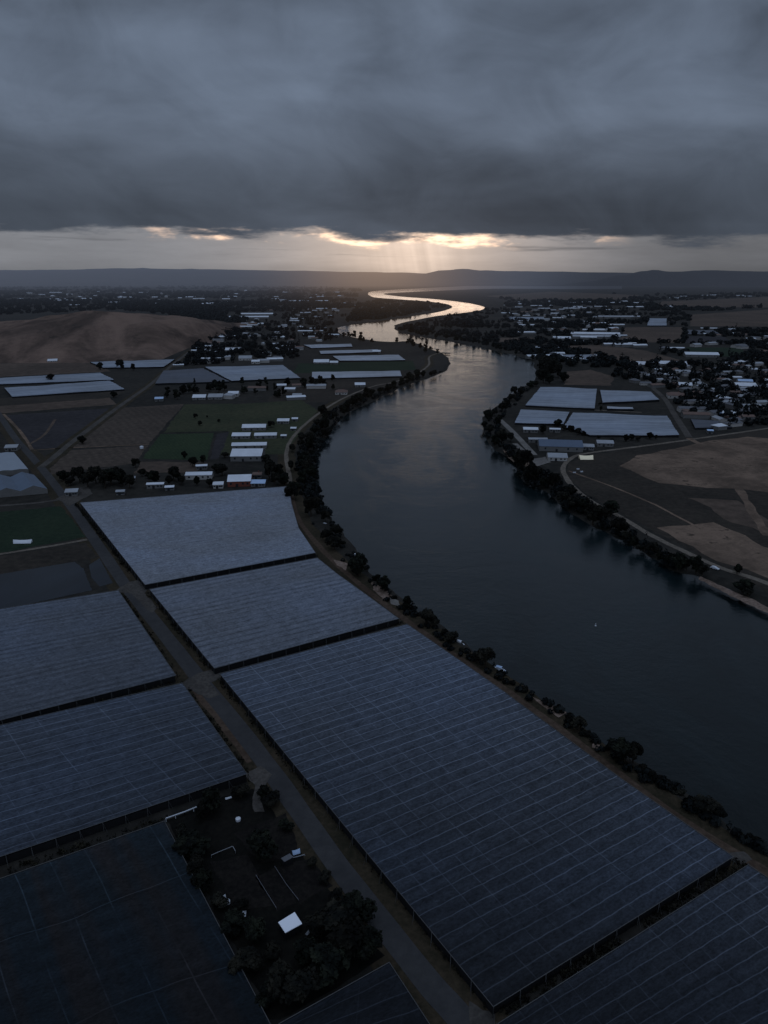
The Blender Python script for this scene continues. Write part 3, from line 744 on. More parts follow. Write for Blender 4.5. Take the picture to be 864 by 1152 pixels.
# glasshouses at far left
def glasshouse(label, px, n, mat, h=4.0, rise=1.6):
    """n ridged bays side by side"""
    a, b, c, d = [P(*q) for q in px]     # far-left, far-right, near-right, near-left
    BLOCK.append(px); org = d.copy(); t = thing('glasshouse', label, 'glasshouse', org)
    vs, fs = [], []
    for k in range(n):
        for j, (s, zz_) in enumerate(((0, h), (.5, h+rise), (1, h))):
            u = (k+s)/n
            for q in (a.lerp(b, u), d.lerp(c, u)): vs.append(q-org+Vector((0, 0, zz_)))
        o = k*6; fs += [(o, o+1, o+3, o+2), (o+2, o+3, o+5, o+4)]
    mesh('roof', vs, fs, mat, t)
    v2, f2 = [], []
    for q in (a, b, c, d): v2 += [q-org, q-org+Vector((0, 0, h-.02))]
    for i in range(4): k = (i+1) % 4; f2.append((2*i, 2*k, 2*k+1, 2*i+1))
    for k in range(n):      # gable ends
        i = len(v2)
        for u, z in ((k/n, h), ((k+.5)/n, h+rise-.03), ((k+1)/n, h)): v2.append(d.lerp(c, u)-org+Vector((0, 0, z)))
        f2.append((i, i+1, i+2))
    mesh('wall', v2, f2, MT['wallg'], t)
MT['glassroof'] = m_plain('glasshouse_roof', (0.22, 0.25, 0.29), 0.4, 0.4, 0.15, 0.1)
MT['blueglass'] = m_plain('blue_glasshouse_roof', (0.075, 0.105, 0.15), 0.4, 0.3, 0.3, 0.12)
glasshouse('flat pale glasshouse at the left edge above the blue ridged one', [(-60, 517), (16.5, 514), (32.5, 533), (-60, 541)], 5, MT['glassroof'], 4, 0.5)
glasshouse('blue glasshouse with steep ridges at the left edge', [(-70, 549), (39, 539), (54, 555), (-70, 566)], 4, MT['blueglass'], 3.5, 3.2)

# ------------------------------------------------------------------ trees
def crown_mesh(name, seed, mat, blobs=13, quads=130, leaf=.13, tall=1.0, base=.35, spread=.62):
    rnd = random.Random(seed); vs, fs = [], []
    cs = []
    for k in range(blobs):
        a = rnd.uniform(0, 6.283); rr = spread*math.sqrt(rnd.random()); z = rnd.random()
        env = math.sin(math.pi*(0.15+0.80*z))**0.7
        cs.append((Vector((math.cos(a)*rr*env, math.sin(a)*rr*env, base+0.22+z*(1.15*tall))), rnd.uniform(.26, .44)*(1.1-.35*z)))
    for c, r in cs:
        for q in range(quads):
            d = Vector((rnd.gauss(0, 1), rnd.gauss(0, 1), rnd.gauss(0, 1)*.85+.15)).normalized()
            p = c+d*r*(rnd.random()**0.35)*rnd.uniform(.8, 1.12)
            n = (d+Vector((rnd.uniform(-.9, .9), rnd.uniform(-.9, .9), rnd.uniform(-.3, 1.0)))).normalized()
            u = n.orthogonal().normalized(); v = n.cross(u); a = rnd.uniform(0, 6.28); s = leaf*rnd.uniform(.55, 1.25)
            u, v = (u*math.cos(a)+v*math.sin(a))*s, (v*math.cos(a)-u*math.sin(a))*s*.7
            i = len(vs); vs += [p-u, p+v*.9, p+u, p-v]; fs.append((i, i+1, i+2, i+3))
    me = bpy.data.meshes.new(name); me.from_pydata([tuple(v) for v in vs], [], fs); me.materials.append(mat); me.update()
    return me, cs
def trunk_mesh(cs, seed, r=.075):
    rnd = random.Random(seed); vs, fs = [], []
    def limb(a, b, r0, r1):
        d = (b-a).normalized(); u = d.orthogonal().normalized(); v = d.cross(u); k = len(vs); m = (a+b)/2+Vector((rnd.uniform(-.05, .05), rnd.uniform(-.05, .05), 0))
        for q, rr in ((a, r0), (m, (r0+r1)/2), (b, r1)):
            for i in range(6): vs.append(q+(u*math.cos(i*1.0472)+v*math.sin(i*1.0472))*rr)
        for j in range(2):
            for i in range(6): fs.append((k+j*6+i, k+j*6+(i+1) % 6, k+j*6+6+(i+1) % 6, k+j*6+6+i))
    fork = Vector((rnd.uniform(-.05, .05), rnd.uniform(-.05, .05), .55))
    limb(Vector((0, 0, -.05)), fork, r, r*.7)
    for c, rr in cs[:8]: limb(fork, c, r*.5, r*.15)
    me = bpy.data.meshes.new('trunk'); me.from_pydata([tuple(v) for v in vs], [], fs); me.materials.append(MT['bark']); me.update()
    return me
def proto(seed, mat, **k):
    cm, cs = crown_mesh('crown', seed, mat, **k)
    return cm, trunk_mesh(cs, seed)
BROAD = [proto(s, MT['leaf' if s % 2 else 'leaf2'], blobs=13+s % 4, tall=(.75, 1.0, 1.15, .9, .65)[s % 5]) for s in range(5)]
POPLAR = [proto(20+s, MT['leaf'], blobs=12, tall=2.6, spread=.36, base=.3) for s in range(2)]
SHRUB = [proto(30+s, MT['leaf2'], blobs=9, quads=110, tall=.4, base=-.05, spread=.8, leaf=.15) for s in range(3)]
FARB = [proto(40+s, MT['leaf'], blobs=9, quads=40, leaf=.24, tall=(.8, 1.1, 1.4)[s]) for s in range(3)]
NTREE = [0]; TSC = 1.0
def tree(label, px, py, wpx, kind='b', group=None, name='tree', cat='tree', zs=1.0, off=Vector()):
    p = P(px, py)+off; r = wpx*mpp(p)/2*TSC
    pool = {'b': BROAD, 'p': POPLAR, 's': SHRUB, 'f': FARB}[kind]
    cm, tm = random.choice(pool)
    t = thing(name, label, cat, p, random.uniform(0, 6.28), group)
    s = r/0.95; t.scale = (s*random.uniform(.8, 1.2), s*random.uniform(.8, 1.2), s*zs*random.uniform(.7, 1.25))
    for nm, me in (('crown', cm), ('trunk', tm)):
        o = bpy.data.objects.new(nm, me); COL.objects.link(o); o.parent = t
    NTREE[0] += 1
    return t
TSC = 0.97
g = 'dark trees standing singly along the left levee'
lb = 'dark bushy tree at the water edge of the left levee, below the bend'
for x, y, w in ((355, 570, 15), (350, 581, 20), (366, 587, 13), (378, 603, 18), (376, 618, 22), (368, 608, 16), (404, 648, 25), (398, 642, 16), (433, 665, 24), (424, 657, 14), (458, 687, 15), (480, 703, 25), (490, 706, 16), (508, 722, 18), (500, 714, 12), (546, 751, 28), (536, 744, 14), (698, 853, 36), (712, 857, 26), (792, 916, 34), (806, 922, 22), (650, 821, 24)):
    tree(lb, x, y, w, 'b', g)
g = 'low shrubs on the left levee bank'
for x, y, w in ((640, 810, 18), (660, 828, 16), (736, 878, 20), (752, 886, 18), (764, 893, 16), (590, 778, 12), (576, 770, 10), (444, 674, 9), (412, 640, 9), (520, 733, 10), (832, 942, 16), (850, 952, 14), (780, 905, 14), (470, 692, 9), (386, 612, 10), (628, 800, 12), (686, 842, 14), (725, 867, 16), (845, 946, 18)):
    tree('low dark shrub on the bare bank between the levee path and the water', x, y, w, 's', g, 'shrub', 'shrub')
# dense belt along the left bank above
def along(poly, lo, hi, n, off, wlo, whi, label, group, kind='b', poplar=0.0, sgn=1):
    seg = [P(x, y) for x, y in poly]
    for k in range(n):
        q = lerp_poly(seg, lo+(hi-lo)*(k+random.random())/n)
        q2 = lerp_poly(seg, min(1, lo+(hi-lo)*(k+1.2)/n))
        t = (q2-q)
        if t.length < 1e-3: t = Vector((1, 0, 0))
        t.normalize(); nrm = Vector((-t.y, t.x, 0))*sgn
        q = q+nrm*random.uniform(*off)
        x, y = pix(q); w = random.uniform(wlo, whi)/mpp(q)
        kd = 'p' if random.random() < poplar else kind
        tree(label, x, y, w*(.55 if kd == 'p' else 1), kd, group)
bl = [(500, 419), (481, 426), (457, 435), (414, 455), (390, 467), (371, 488), (357, 511), (357, 546), (360, 562)]
along(bl, .03, 1, 66, (2, 26), 8, 13, 'dark tree in the dense belt between the levee track and the river bend', 'trees in the belt along the left river bend', sgn=-1)
bl = [(500, 399), (488, 394), (463, 385), (433, 385), (396, 379.5), (380, 373)]
along(bl, 0, 1, 22, (4, 40), 10, 17, 'dark tree on the far side of the promontory, above the inner bend', 'trees along the far side of the promontory', 'f', sgn=1)
# right bank
lb, g = 'dark spreading tree along the right bank beside the dry field', 'trees on the right bank by the dry field'
for x, y, w in ((634, 566, 18), (646, 573, 22), (640, 560, 18), (667, 590, 26), (658, 578, 22), (687, 581, 24), (678, 590, 20), (695, 602, 24), (713, 617, 15), (720, 620, 12), (734, 624, 18), (742, 632, 12), (762, 641, 20), (754, 636, 14), (783, 645, 20), (790, 648, 14), (829, 645, 12), (835, 666, 22), (841, 671, 16), (704, 608, 14), (772, 642, 14)):
    tree(lb, x, y, w, 'b', g)
lb, g = 'dark tree around the slipway on the right bank', 'trees around the slipway'
for x, y, w in ((549, 473, 12), (561, 478, 10), (550, 489, 11), (545, 482, 9), (564, 499, 18), (574, 497, 15), (557, 502, 12), (589, 531, 22), (600, 543, 24), (582, 524, 16), (612, 548, 16), (622, 550, 18), (575, 451, 13), (565, 463, 13), (585, 446, 12), (597, 437, 13), (570, 457, 12), (556, 468, 11), (578, 445, 10)):
    tree(lb, x, y, w, 'b', g)
lb, g = 'dark tree in the clump between the river basin and the upper covered field', 'clump of trees above the right covered fields'
for x, y, w in ((615, 424, 22), (611, 431, 18), (606, 426, 14), (622, 417, 18), (628, 425, 18), (634, 430, 12), (603, 435, 10), (618, 432, 16), (640, 412, 10), (648, 410, 8), (612, 415, 16)):
    tree(lb, x, y, w, 'b', g)
lb, g = 'small dark tree between the right covered fields and the packing shed', 'trees between the right covered fields and the packing shed'
for x, y, w in ((628, 480, 12), (634, 484, 9), (642, 486, 8), (650, 489, 8), (611, 488, 11), (656, 490, 7), (673, 494, 5), (676, 462, 5), (675, 456, 5), (710, 495, 9), (718, 496, 9), (731, 494, 9), (738, 494, 6), (704, 497, 8), (688, 498, 7)):
    tree(lb, x, y, w, 'b', g)
along([(602, 413), (592, 403), (551, 393), (511, 385), (455, 375), (444, 368)], 0, 1, 28, (4, 45), 10, 17, 'dark tree in the far belt along the outer bend of the right bank', 'trees along the outer bend of the right bank', 'f', sgn=-1)
# garden compound
TSC = 1.22
lb, g = 'large black-green tree in the garden compound near the bottom edge', 'trees in the garden compound'
for x, y, w in ((238, 914, 26), (228, 920, 18), (271, 897, 20), (306, 907, 26), (298, 898, 16), (215, 962, 32), (205, 945, 20), (222, 985, 24), (295, 967, 32), (322, 935, 16), (230, 1003, 26), (367, 992, 16), (352, 975, 12), (382, 1046, 48), (402, 1040, 34), (362, 1052, 36), (392, 1082, 46), (370, 1105, 44), (412, 1076, 34), (264, 1047, 28), (278, 1092, 38), (315, 1117, 40), (340, 1127, 38), (308, 1078, 26), (270, 1026, 18), (288, 1060, 26), (300, 1130, 26), (345, 1085, 34), (246, 1020, 18), (378, 1012, 18)):
    tree(lb, x, y, w, 'b', g, zs=.8)
TSC = 1.25
lb, g = 'dark tree in the farmyard belt behind the pale canopy', 'trees in the farmyard belt'
for x, y, w in ((72, 541, 12), (80, 546, 12), (90, 543, 14), (99, 548, 14), (108, 544, 15), (118, 549, 16), (125, 545, 20), (131, 538, 12), (138, 547, 14), (153, 526, 9), (160, 536, 9), (174, 543, 12), (168, 538, 8), (196, 541, 18), (204, 545, 12), (190, 546, 10), (217, 525, 9), (229, 521, 9), (250, 535, 14), (243, 530, 9), (253, 515, 8), (208, 516, 6), (300, 519, 9), (303, 540, 16), (314, 538, 15), (320, 546, 12), (310, 546, 12), (249, 530, 9), (236, 548, 10), (146, 549, 12), (222, 546, 8)):
    tree(lb, x, y, w, 'b', g)
lb, g = 'lone tree standing in the fields between the hill and the farm', 'lone trees in the fields on the left'
for x, y, w in ((93, 499.5, 9), (58, 428.5, 9), (113, 416, 7), (136, 416, 8), (305, 481, 8), (150, 417, 6), (128, 447, 7), (246, 475, 4), (233, 470, 3), (220, 471, 4), (225, 479, 5)):
    tree(lb, x, y, w, 'b', g)
TSC = 1.1
def weeds(name, label, lines, step, width, hm, seed):
    rnd = random.Random(seed); vs, fs = [], []
    for pts in lines:
        w = [P(x, y) for x, y in pts]; Ln = sum((b-a).length for a, b in zip(w, w[1:])); n = int(Ln/step)
        for k in range(n):
            q = lerp_poly(w, rnd.random())
            if mnoise.noise(q*0.06)+rnd.uniform(-.3, .3) < -.08: continue
            q = q+Vector((rnd.uniform(-width, width), rnd.uniform(-width, width), 0)); H = rnd.uniform(*hm)
            for b in range(7):
                c = q+Vector((rnd.uniform(-.5, .5)*H, rnd.uniform(-.5, .5)*H, rnd.uniform(.1, .9)*H))
                nn = Vector((rnd.gauss(0, 1), rnd.gauss(0, 1), rnd.gauss(0, 1)+.4)).normalized(); u = nn.orthogonal().normalized(); v = nn.cross(u); s_ = H*rnd.uniform(.15, .34)
                i = len(vs); vs += [c-u*s_, c+v*s_, c+u*s_, c-v*s_]; fs.append((i, i+1, i+2, i+3))
    return tag(mesh(name, vs, fs, MT['weed']), label, 'weeds', kind='stuff')
MT['weed'] = m_leaf('weed_leaves', (0.006, 0.006, 0.005), (0.034, 0.030, 0.020))
weeds('weeds', 'rough weeds growing in the gaps beside the canopies', [[(167, 662), (357, 626)], [(243, 756), (452, 701)], [(0, 822), (204, 768)], [(0, 984), (130, 940), (186, 922)], [(86, 568), (160, 662)], [(166, 668), (238, 754)], [(245, 764), (400, 948), (553, 1136)], [(137, 670), (200, 762)], [(208, 776), (278, 868)], [(562, 1142), (700, 1055), (828, 970)], [(560, 1148), (690, 1066), (838, 974)]], .32, 1.0, (.5, 1.5), 5)
def scatter(poly, n, mind=0.0, tries=40):
    xs = [q[0] for q in poly]; ys = [q[1] for q in poly]; out = []
    for _ in range(n*tries):
        if len(out) >= n: break
        x, y = random.uniform(min(xs), max(xs)), random.uniform(min(ys), max(ys))
        if not inside(x, y, poly) or any(inside(x, y, b) for b in BLOCK): continue
        p = P(x, y)
        if mind and any((p-q).length < mind for q in out): continue
        out.append(p)
    return out
TOWN = [(700, 415), (775, 411), (864, 402), (900, 402), (900, 470), (864, 478), (800, 484), (782, 470), (766, 462), (750, 438), (716, 432), (690, 424)]
TOWN_ROWS = [(560, 340), (700, 345), (760, 366), (864, 372), (900, 398), (780, 404), (700, 402), (690, 412), (610, 404), (600, 380), (560, 372)]
SUB = [(238, 372), (300, 345), (410, 340), (440, 345), (380, 358), (372, 372), (395, 382), (340, 386), (335, 408), (310, 408), (230, 410), (200, 412)]
SUB2 = [(184, 438), (255, 432), (330, 432), (372, 428), (425, 428), (390, 436), (345, 450), (265, 448), (170, 452)]
PROTO = {}
def town_house(p, where, wpx_m, roofset, group_area):
    roof = random.choice(roofset)
    kind = (roof, random.randrange(3))
    nm = {'white': 'white', 'pale': 'pale grey', 'grey': 'dark grey', 'rust': 'brown', 'bluer': 'blue'}[roof]
    if kind not in PROTO:
        L, D = ((13, 9), (18, 10), (10, 9))[kind[1]]
        t = house('', p, 0, L, D, 3.0+kind[1]*.4, (1.5, 1.4, 1.9)[kind[1]], random.choice(('wallw', 'wallg')), roof, kind[1] == 2, openings=False)
        PROTO[kind] = t; o = t
    else: o = copy_tree(PROTO[kind])
    o.location = p; o.rotation_euler = (0, 0, random.gauss(0.1, .3)+(1.57 if random.random() < .25 else 0))
    s = random.uniform(.8, 1.25)*wpx_m; o.scale = (s*random.uniform(.9, 1.4), s, s)
    tag(o, f'{nm} roofed house {where}', 'house', f'{nm} roofed houses {group_area}')
rs1 = ['white', 'pale', 'pale', 'grey', 'grey', 'rust']
tp = scatter(TOWN, 115, 13)
for p in tp: town_house(p, 'among dark trees in the town on the right', 1.05, rs1, 'in the right hand town')
tr = scatter(TOWN_ROWS, 60, 22)
for p in tr: town_house(p, 'scattered over the plain behind the right bank', 1.35, rs1, 'on the plain behind the right bank')
ts = scatter(SUB, 85, 16)
for p in ts: town_house(p, 'in the suburb left of the river bend', 1.2, rs1, 'in the left suburb')
ts2 = scatter(SUB2, 7, 18)
for p in ts2: town_house(p, 'in the hedged belt behind the farm pasture', 1.0, ['white', 'pale', 'rust'], 'behind the farm pasture')
def area_trees(poly, n, wm, label, group, kind='f', avoid=(), poplar=.12):
    for p in scatter(poly, n):
        if any((p-q).length < 7 for q in avoid): continue
        x, y = pix(p); kd = 'p' if random.random() < poplar else kind
        tree(label, x, y, random.uniform(*wm)/mpp(p)*(.5 if kd == 'p' else 1), kd, group)
area_trees(SUB2, 34, (7, 13), 'dark tree in the hedged belt behind the farm pasture', 'trees behind the farm pasture')

# distant woods: merged masses of crowns nobody could count
def woods(name, label, poly, n, wm, hm=(6, 12), seed=0, clump=0.0):
    rnd = random.Random(seed); vs, fs = [], []
    xs = [q[0] for q in poly]; ys = [q[1] for q in poly]; k = 0; tries = 0
    wp = [P(*q) for q in poly]; wpt = [(q.x, q.y) for q in wp]; dmin, dmax = min(q.y for q in wp), max(q.y for q in wp)
    while k < n and tries < n*30:
        tries += 1
        x, y = rnd.uniform(min(xs), max(xs)), rnd.uniform(min(ys), max(ys))
        if not inside(x, y, poly) or any(inside(x, y, b) for b in BLOCK): continue
        p = P(x, y)
        if clump and mnoise.noise(p*clump)+rnd.uniform(-.25, .25) < -0.02: continue
        k += 1
        R0 = rnd.uniform(*wm)/2; H = rnd.uniform(*hm); nb = 34
        if rnd.random() < .12: R0 *= .5; H *= 1.7
        for b in range(nb):
            d = Vector((rnd.gauss(0, 1), rnd.gauss(0, 1), rnd.gauss(0, 1))).normalized()
            c = p+Vector((d.x*R0*rnd.uniform(.5, 1), d.y*R0*rnd.uniform(.5, 1), H*.55+d.z*H*.48))
            nn = (d+Vector((rnd.uniform(-.6, .6), rnd.uniform(-.6, .6), rnd.uniform(-.2, .6)))).normalized()
            u = nn.orthogonal().normalized(); v = nn.cross(u); s = R0*rnd.uniform(.28, .5)
            i = len(vs); vs += [c-u*s, c+v*s*.8, c+u*s, c-v*s*.8]; fs.append((i, i+1, i+2, i+3))
    o = mesh(name, vs, fs, MT['wood'])
    return tag(o, label, 'woodland', kind='stuff')
woods('woodland', 'dark woodland covering the plain behind the brown hill', [(-80, 352), (-80, 331), (180, 330), (330, 332), (400, 338), (410, 345), (300, 352), (250, 372), (225, 362), (190, 352), (100, 346), (30, 352)], 2600, (16, 30), (8, 15), 1, 0.0016)
woods('woodland', 'dark woods immediately behind the crest of the brown hill', [(-120, 358), (-120, 341), (120, 339), (250, 345), (250, 374), (225, 366), (190, 354), (130, 349), (60, 352)], 900, (14, 24), (8, 13), 12)
woods('woodland', 'dark trees massed between the suburb houses left of the bend', SUB, 620, (9, 16), (6, 12), 2, 0.008)
woods('woodland', 'dark woodland on the tongue of land inside the far bend', [(424, 337), (455, 339), (488, 341), (504, 345), (470, 353), (424, 360), (390, 363), (400, 345)], 420, (14, 26), (7, 13), 3)
woods('woodland', 'dark tree belts crossing the plain behind the right bank', [(446, 371), (500, 357), (560, 346), (700, 345), (776, 352), (776, 370), (864, 372), (940, 378), (940, 404), (780, 412), (690, 414), (640, 412), (608, 405), (560, 391), (500, 380)], 1500, (11, 20), (6, 12), 4, 0.006)
woods('woodland', 'dark woods before the far right hills', [(560, 334), (640, 330), (760, 331), (960, 328), (960, 352), (864, 346), (770, 352), (700, 344), (570, 345)], 800, (18, 34), (8, 14), 5, 0.0022)
woods('woodland', 'faint hazy woods on the plain under the left ridge', [(-80, 331), (-80, 323), (300, 322), (410, 326), (400, 334), (180, 331)], 900, (26, 50), (9, 16), 6, 0.001)
woods('woodland', 'dark trees massed among the houses of the town on the right', TOWN, 420, (7, 13), (6, 12), 7)
woods('thicket', 'dark scrub filling the bank between the levee track and the river bend', [(500, 418), (457, 433), (414, 453), (390, 465), (371, 486), (357, 511), (357, 546), (372, 582), (358, 578), (342, 560), (334, 540), (336, 510), (352, 482), (378, 460), (425, 439), (470, 424)], 280, (3, 7), (2, 5), 8)
woods('thicket', 'dark scrub along the water edge of the right bank', [(571, 448), (553, 462), (544, 472), (547, 493), (575, 518), (591, 543), (628, 566), (704, 610), (759, 642), (770, 636), (700, 596), (655, 562), (632, 545), (604, 526), (572, 498), (562, 474), (590, 446), (608, 430), (602, 428)], 240, (3, 7), (2, 5), 9)
def long_shed(p, where, grp, sc):
    if 'shed' not in PROTO: o = PROTO['shed'] = house('', p, 0, 34, 12, 3.6, 1.6, 'wallg', 'white', openings=False, name='long_shed', cat='shed')
    else: o = copy_tree(PROTO['shed'])
    o.location = p; o.rotation_euler = (0, 0, random.gauss(0.05, .15)); k = sc*random.uniform(.7, 1.2); o.scale = (k*random.uniform(.7, 1.6), k, k)
    tag(o, f'long pale roofed shed {where}', 'shed', f'long sheds {grp}')
for p in scatter(TOWN_ROWS, 44, 40): long_shed(p, 'on the plain behind the right bank, among tree belts', 'on the right plain', 1.1)
for p in scatter(SUB, 26, 40): long_shed(p, 'between the trees of the suburb left of the bend', 'in the left suburb', 1.0)
for p in scatter([(0, 344), (0, 328), (300, 327), (405, 330), (390, 340), (250, 345)], 30, 60): long_shed(p, 'far away on the wooded plain beyond the brown hill', 'on the far left plain', 1.7)
for p in scatter([(560, 336), (640, 331), (760, 332), (860, 332), (864, 345), (760, 350), (580, 344)], 24, 60): long_shed(p, 'far away on the plain below the right hills', 'below the right hills', 1.6)
woods('thicket', 'low scrub on the left levee bank below the bend', [(372, 584), (390, 604), (414, 634), (446, 668), (494, 702), (557, 752), (601, 784), (640, 803), (675, 835), (721, 862), (795, 908), (864, 958), (864, 966), (830, 946), (750, 898), (668, 842), (584, 782), (508, 733), (455, 692), (408, 655), (372, 620), (350, 588)], 140, (2, 4.5), (1.0, 2.6), 11)
# specks of pale roofs in the far plain on the left
fp = scatter([(0, 344), (0, 328), (300, 327), (405, 330), (390, 340), (250, 345)], 26, 40)
for p in fp: town_house(p, 'tiny on the dark plain beyond the brown hill', 2.2, ['white', 'pale'], 'far out on the left plain')

# ------------------------------------------------------------------ small things
def place(px, py): return P(px, py)
def car(label, px, py, rz, mat='white'):
    t = thing('parked_car', label, 'car', place(px, py)+Vector((0, 0, .15)), rz)
    prof = [(-2.2, .35), (-2.2, .85), (-1.9, 1.0), (-1.5, 1.45), (.3, 1.5), (1.0, 1.0), (2.05, .85), (2.2, .6), (2.2, .35)]
    n = len(prof); vs = [(x, -.88 if z < 1.1 else -.7, z) for x, z in prof]+[(x, .88 if z < 1.1 else .7, z) for x, z in prof]
    fs = [tuple(range(n)), tuple(range(2*n-1, n-1, -1))]+[(i, i+n, (i+1) % n+n, (i+1) % n) for i in range(n)]
    mesh('body', vs, fs, MT[mat], t)
    for sy in (-1, 1):
        v = [(-1.35, sy*.83, 1.02), (.75, sy*.83, 1.02), (.2, sy*.74, 1.4), (-1.2, sy*.74, 1.4)]
        mesh('window', v, [(0, 1, 2, 3)], MT['glass'], t)
        for sx in (-1.35, 1.35):
            w = [(sx+.33*math.cos(a*.5236), sy*(.78+.12*k), .33+.33*math.sin(a*.5236)) for k in (0, 1) for a in range(12)]
            mesh('wheel', w, [tuple(range(12, 24))]+[(a, (a+1) % 12, (a+1) % 12+12, a+12) for a in range(12)], MT['tyre'], t)
car('white car parked beside the gravel path near the tree on the right bank', 804, 640.5, -.9)
def tank(label, px, py, r, h, mat='white', name='water_tank', cat='water tank'):
    bm = bmesh.new(); n = 20
    prof = [(r, 0), (r, h*.8), (r*.92, h*.88), (r*.4, h*.98), (r*.18, h), (r*.18, h*1.06), (0.01, h*1.06)]
    rings_ = [[bm.verts.new((a*math.cos(2*math.pi*i/n), a*math.sin(2*math.pi*i/n), z)) for i in range(n)] for a, z in prof]
    for ra, rb in zip(rings_, rings_[1:]):
        for i in range(n): bm.faces.new((ra[i], ra[(i+1) % n], rb[(i+1) % n], rb[i]))
    me = bpy.data.meshes.new(name); bm.to_mesh(me); bm.free(); me.materials.append(MT[mat])
    o = bpy.data.objects.new(name, me); COL.objects.link(o); o.location = P(px, py); return tag(o, label, cat)
tank('round white water tank at the top of the garden compound', 268, 923, .75, .9)
tank('small white water tank standing in the brown field by the green crop', 159.5, 504.5, 1.6, 2.4)
tank('low white round tank beside a white sheet heap, left side of the compound', 256, 1016, .7, .9)
def tent(label, px, py, L, W, H, rz, mat, name='tent', cat='tent'):  # default name and category go to the added shape standing in for a glow
    """ridge tarpaulin: sagging sheet over a ridge, closed ends"""
    vs, fs = [], []
    for i in range(9):
        x = L*(i/8-.5)
        for j in range(7):
            s = j/3-1; z = H*(1-abs(s))**.8*(1-.18*math.sin(math.pi*i/8))
            vs.append((x*(1-.08*abs(s)), W/2*s, z+.05))
    for i in range(8):
        for j in range(6): fs.append((i*7+j, (i+1)*7+j, (i+1)*7+j+1, i*7+j+1))
    fs += [tuple(range(7)), tuple(56+j for j in range(6, -1, -1))]
    o = mesh(name, vs, fs, MT[mat]); o.location = P(px, py); o.rotation_euler = (0, 0, rz); return tag(o, label, cat)
tent('cream tent shape standing in for a glow on the dark field inside the path bend', 659, 516, 12, 7, 3.2, 0.0, 'cream')  # tent added for a bright glow, which is put into its colour
tent('long white wrapped stack lying in the dark green field at left', 26, 610.5, 11, 3, 2.0, .05, 'white', 'wrapped_stack', 'hay stack')
tent('crumpled white sheet heap in the compound, left of the plots', 250, 1011, 1.8, 1.4, .9, .6, 'white', 'sheet_heap', 'tarpaulin')
tent('narrow white sheet heap standing alone in the compound', 275, 1028, .9, 1.8, .8, .1, 'white', 'sheet_heap', 'tarpaulin')
tent('small white sheet heap by the trees nearest the road in the compound', 377, 1013, 1.3, .8, .6, 2.2, 'white', 'sheet_heap', 'tarpaulin')
tent('small white sheet heap just right of the flat shed roof in the compound', 346, 1050, 1.2, .7, .6, 1.0, 'white', 'sheet_heap', 'tarpaulin')
tent('pale blue tarpaulin over goods beside the compound sheds', 333, 959, 2.2, 1.6, 1.0, .4, 'paleblue', 'tarpaulin', 'tarpaulin')
tent('white tarpaulin near the drive at the top of the compound', 257, 898, 2.0, .7, .5, .45, 'white', 'tarpaulin', 'tarpaulin')
for x, y in ((646, 532), (650, 528), (654, 531)):
    tent('pale crate heap on the dark dry field just inside the path bend', x, y, 2.5, 1.6, 1.0, random.random(), 'pale', 'crate_heap', 'crate heap')
    bpy.context.view_layer.objects.active = None
for o in [o for o in COL.objects if o.name.startswith('crate_heap')]: o['group'] = 'pale heaps inside the path bend'
# flat-roofed white shed in the compound
def flat_shed(label, corners, h, roofm, wallm):
    q = [P(x, y, h) for x, y in corners]; c = sum(q, Vector())/4; org = Vector((c.x, c.y, 0)); t = thing('garden_shed', label, 'shed', org)
    q = ccw(q)
    inn = [v.lerp(c, .06) for v in q]
    mesh('wall', [v-org+Vector((0, 0, -h)) for v in inn]+[v-org+Vector((0, 0, -.02)) for v in inn], [(i, (i+1) % 4, (i+1) % 4+4, i+4) for i in range(4)], MT[wallm], t)
    vs = [v-org+Vector((0, 0, (.0, .12, .12, 0)[i])) for i, v in enumerate(q)]
    mesh('roof', vs+[v+Vector((0, 0, .16)) for v in vs], [(3, 2, 1, 0), (4, 5, 6, 7)]+[(i, (i+1) % 4, (i+1) % 4+4, i+4) for i in range(4)], MT[roofm], t)
    a, b = min(((q[i], q[(i+1) % 4]) for i in range(4)), key=lambda e: e[0].y+e[1].y)
    a, b = a.lerp(c, .055), b.lerp(c, .055)
    m1, m2 = a.lerp(b, .4), a.lerp(b, .6)
    out = Vector((0, -.03, 0))
    mesh('door', [m1-org+out+Vector((0, 0, -h+.05)), m2-org+out+Vector((0, 0, -h+.05)), m2-org+out+Vector((0, 0, -.5)), m1-org+out+Vector((0, 0, -.5))], [(0, 1, 2, 3)], MT['dark'], t)
MT['bright'] = m_plain('clean_white_roof', (0.84, 0.86, 0.92), 0.5, 0.4, 0.05, 0.4)
flat_shed('square flat white shed roof in the middle of the dark compound', [(313, 1038), (331.5, 1027), (340, 1040), (321, 1050)], 2.4, 'bright', 'darkside')
flat_shed('small grey lean-to beside the blue tarpaulin in the compound', [(316, 966), (326, 961), (330, 965), (320, 970)], 2.0, 'grey', 'darkside')
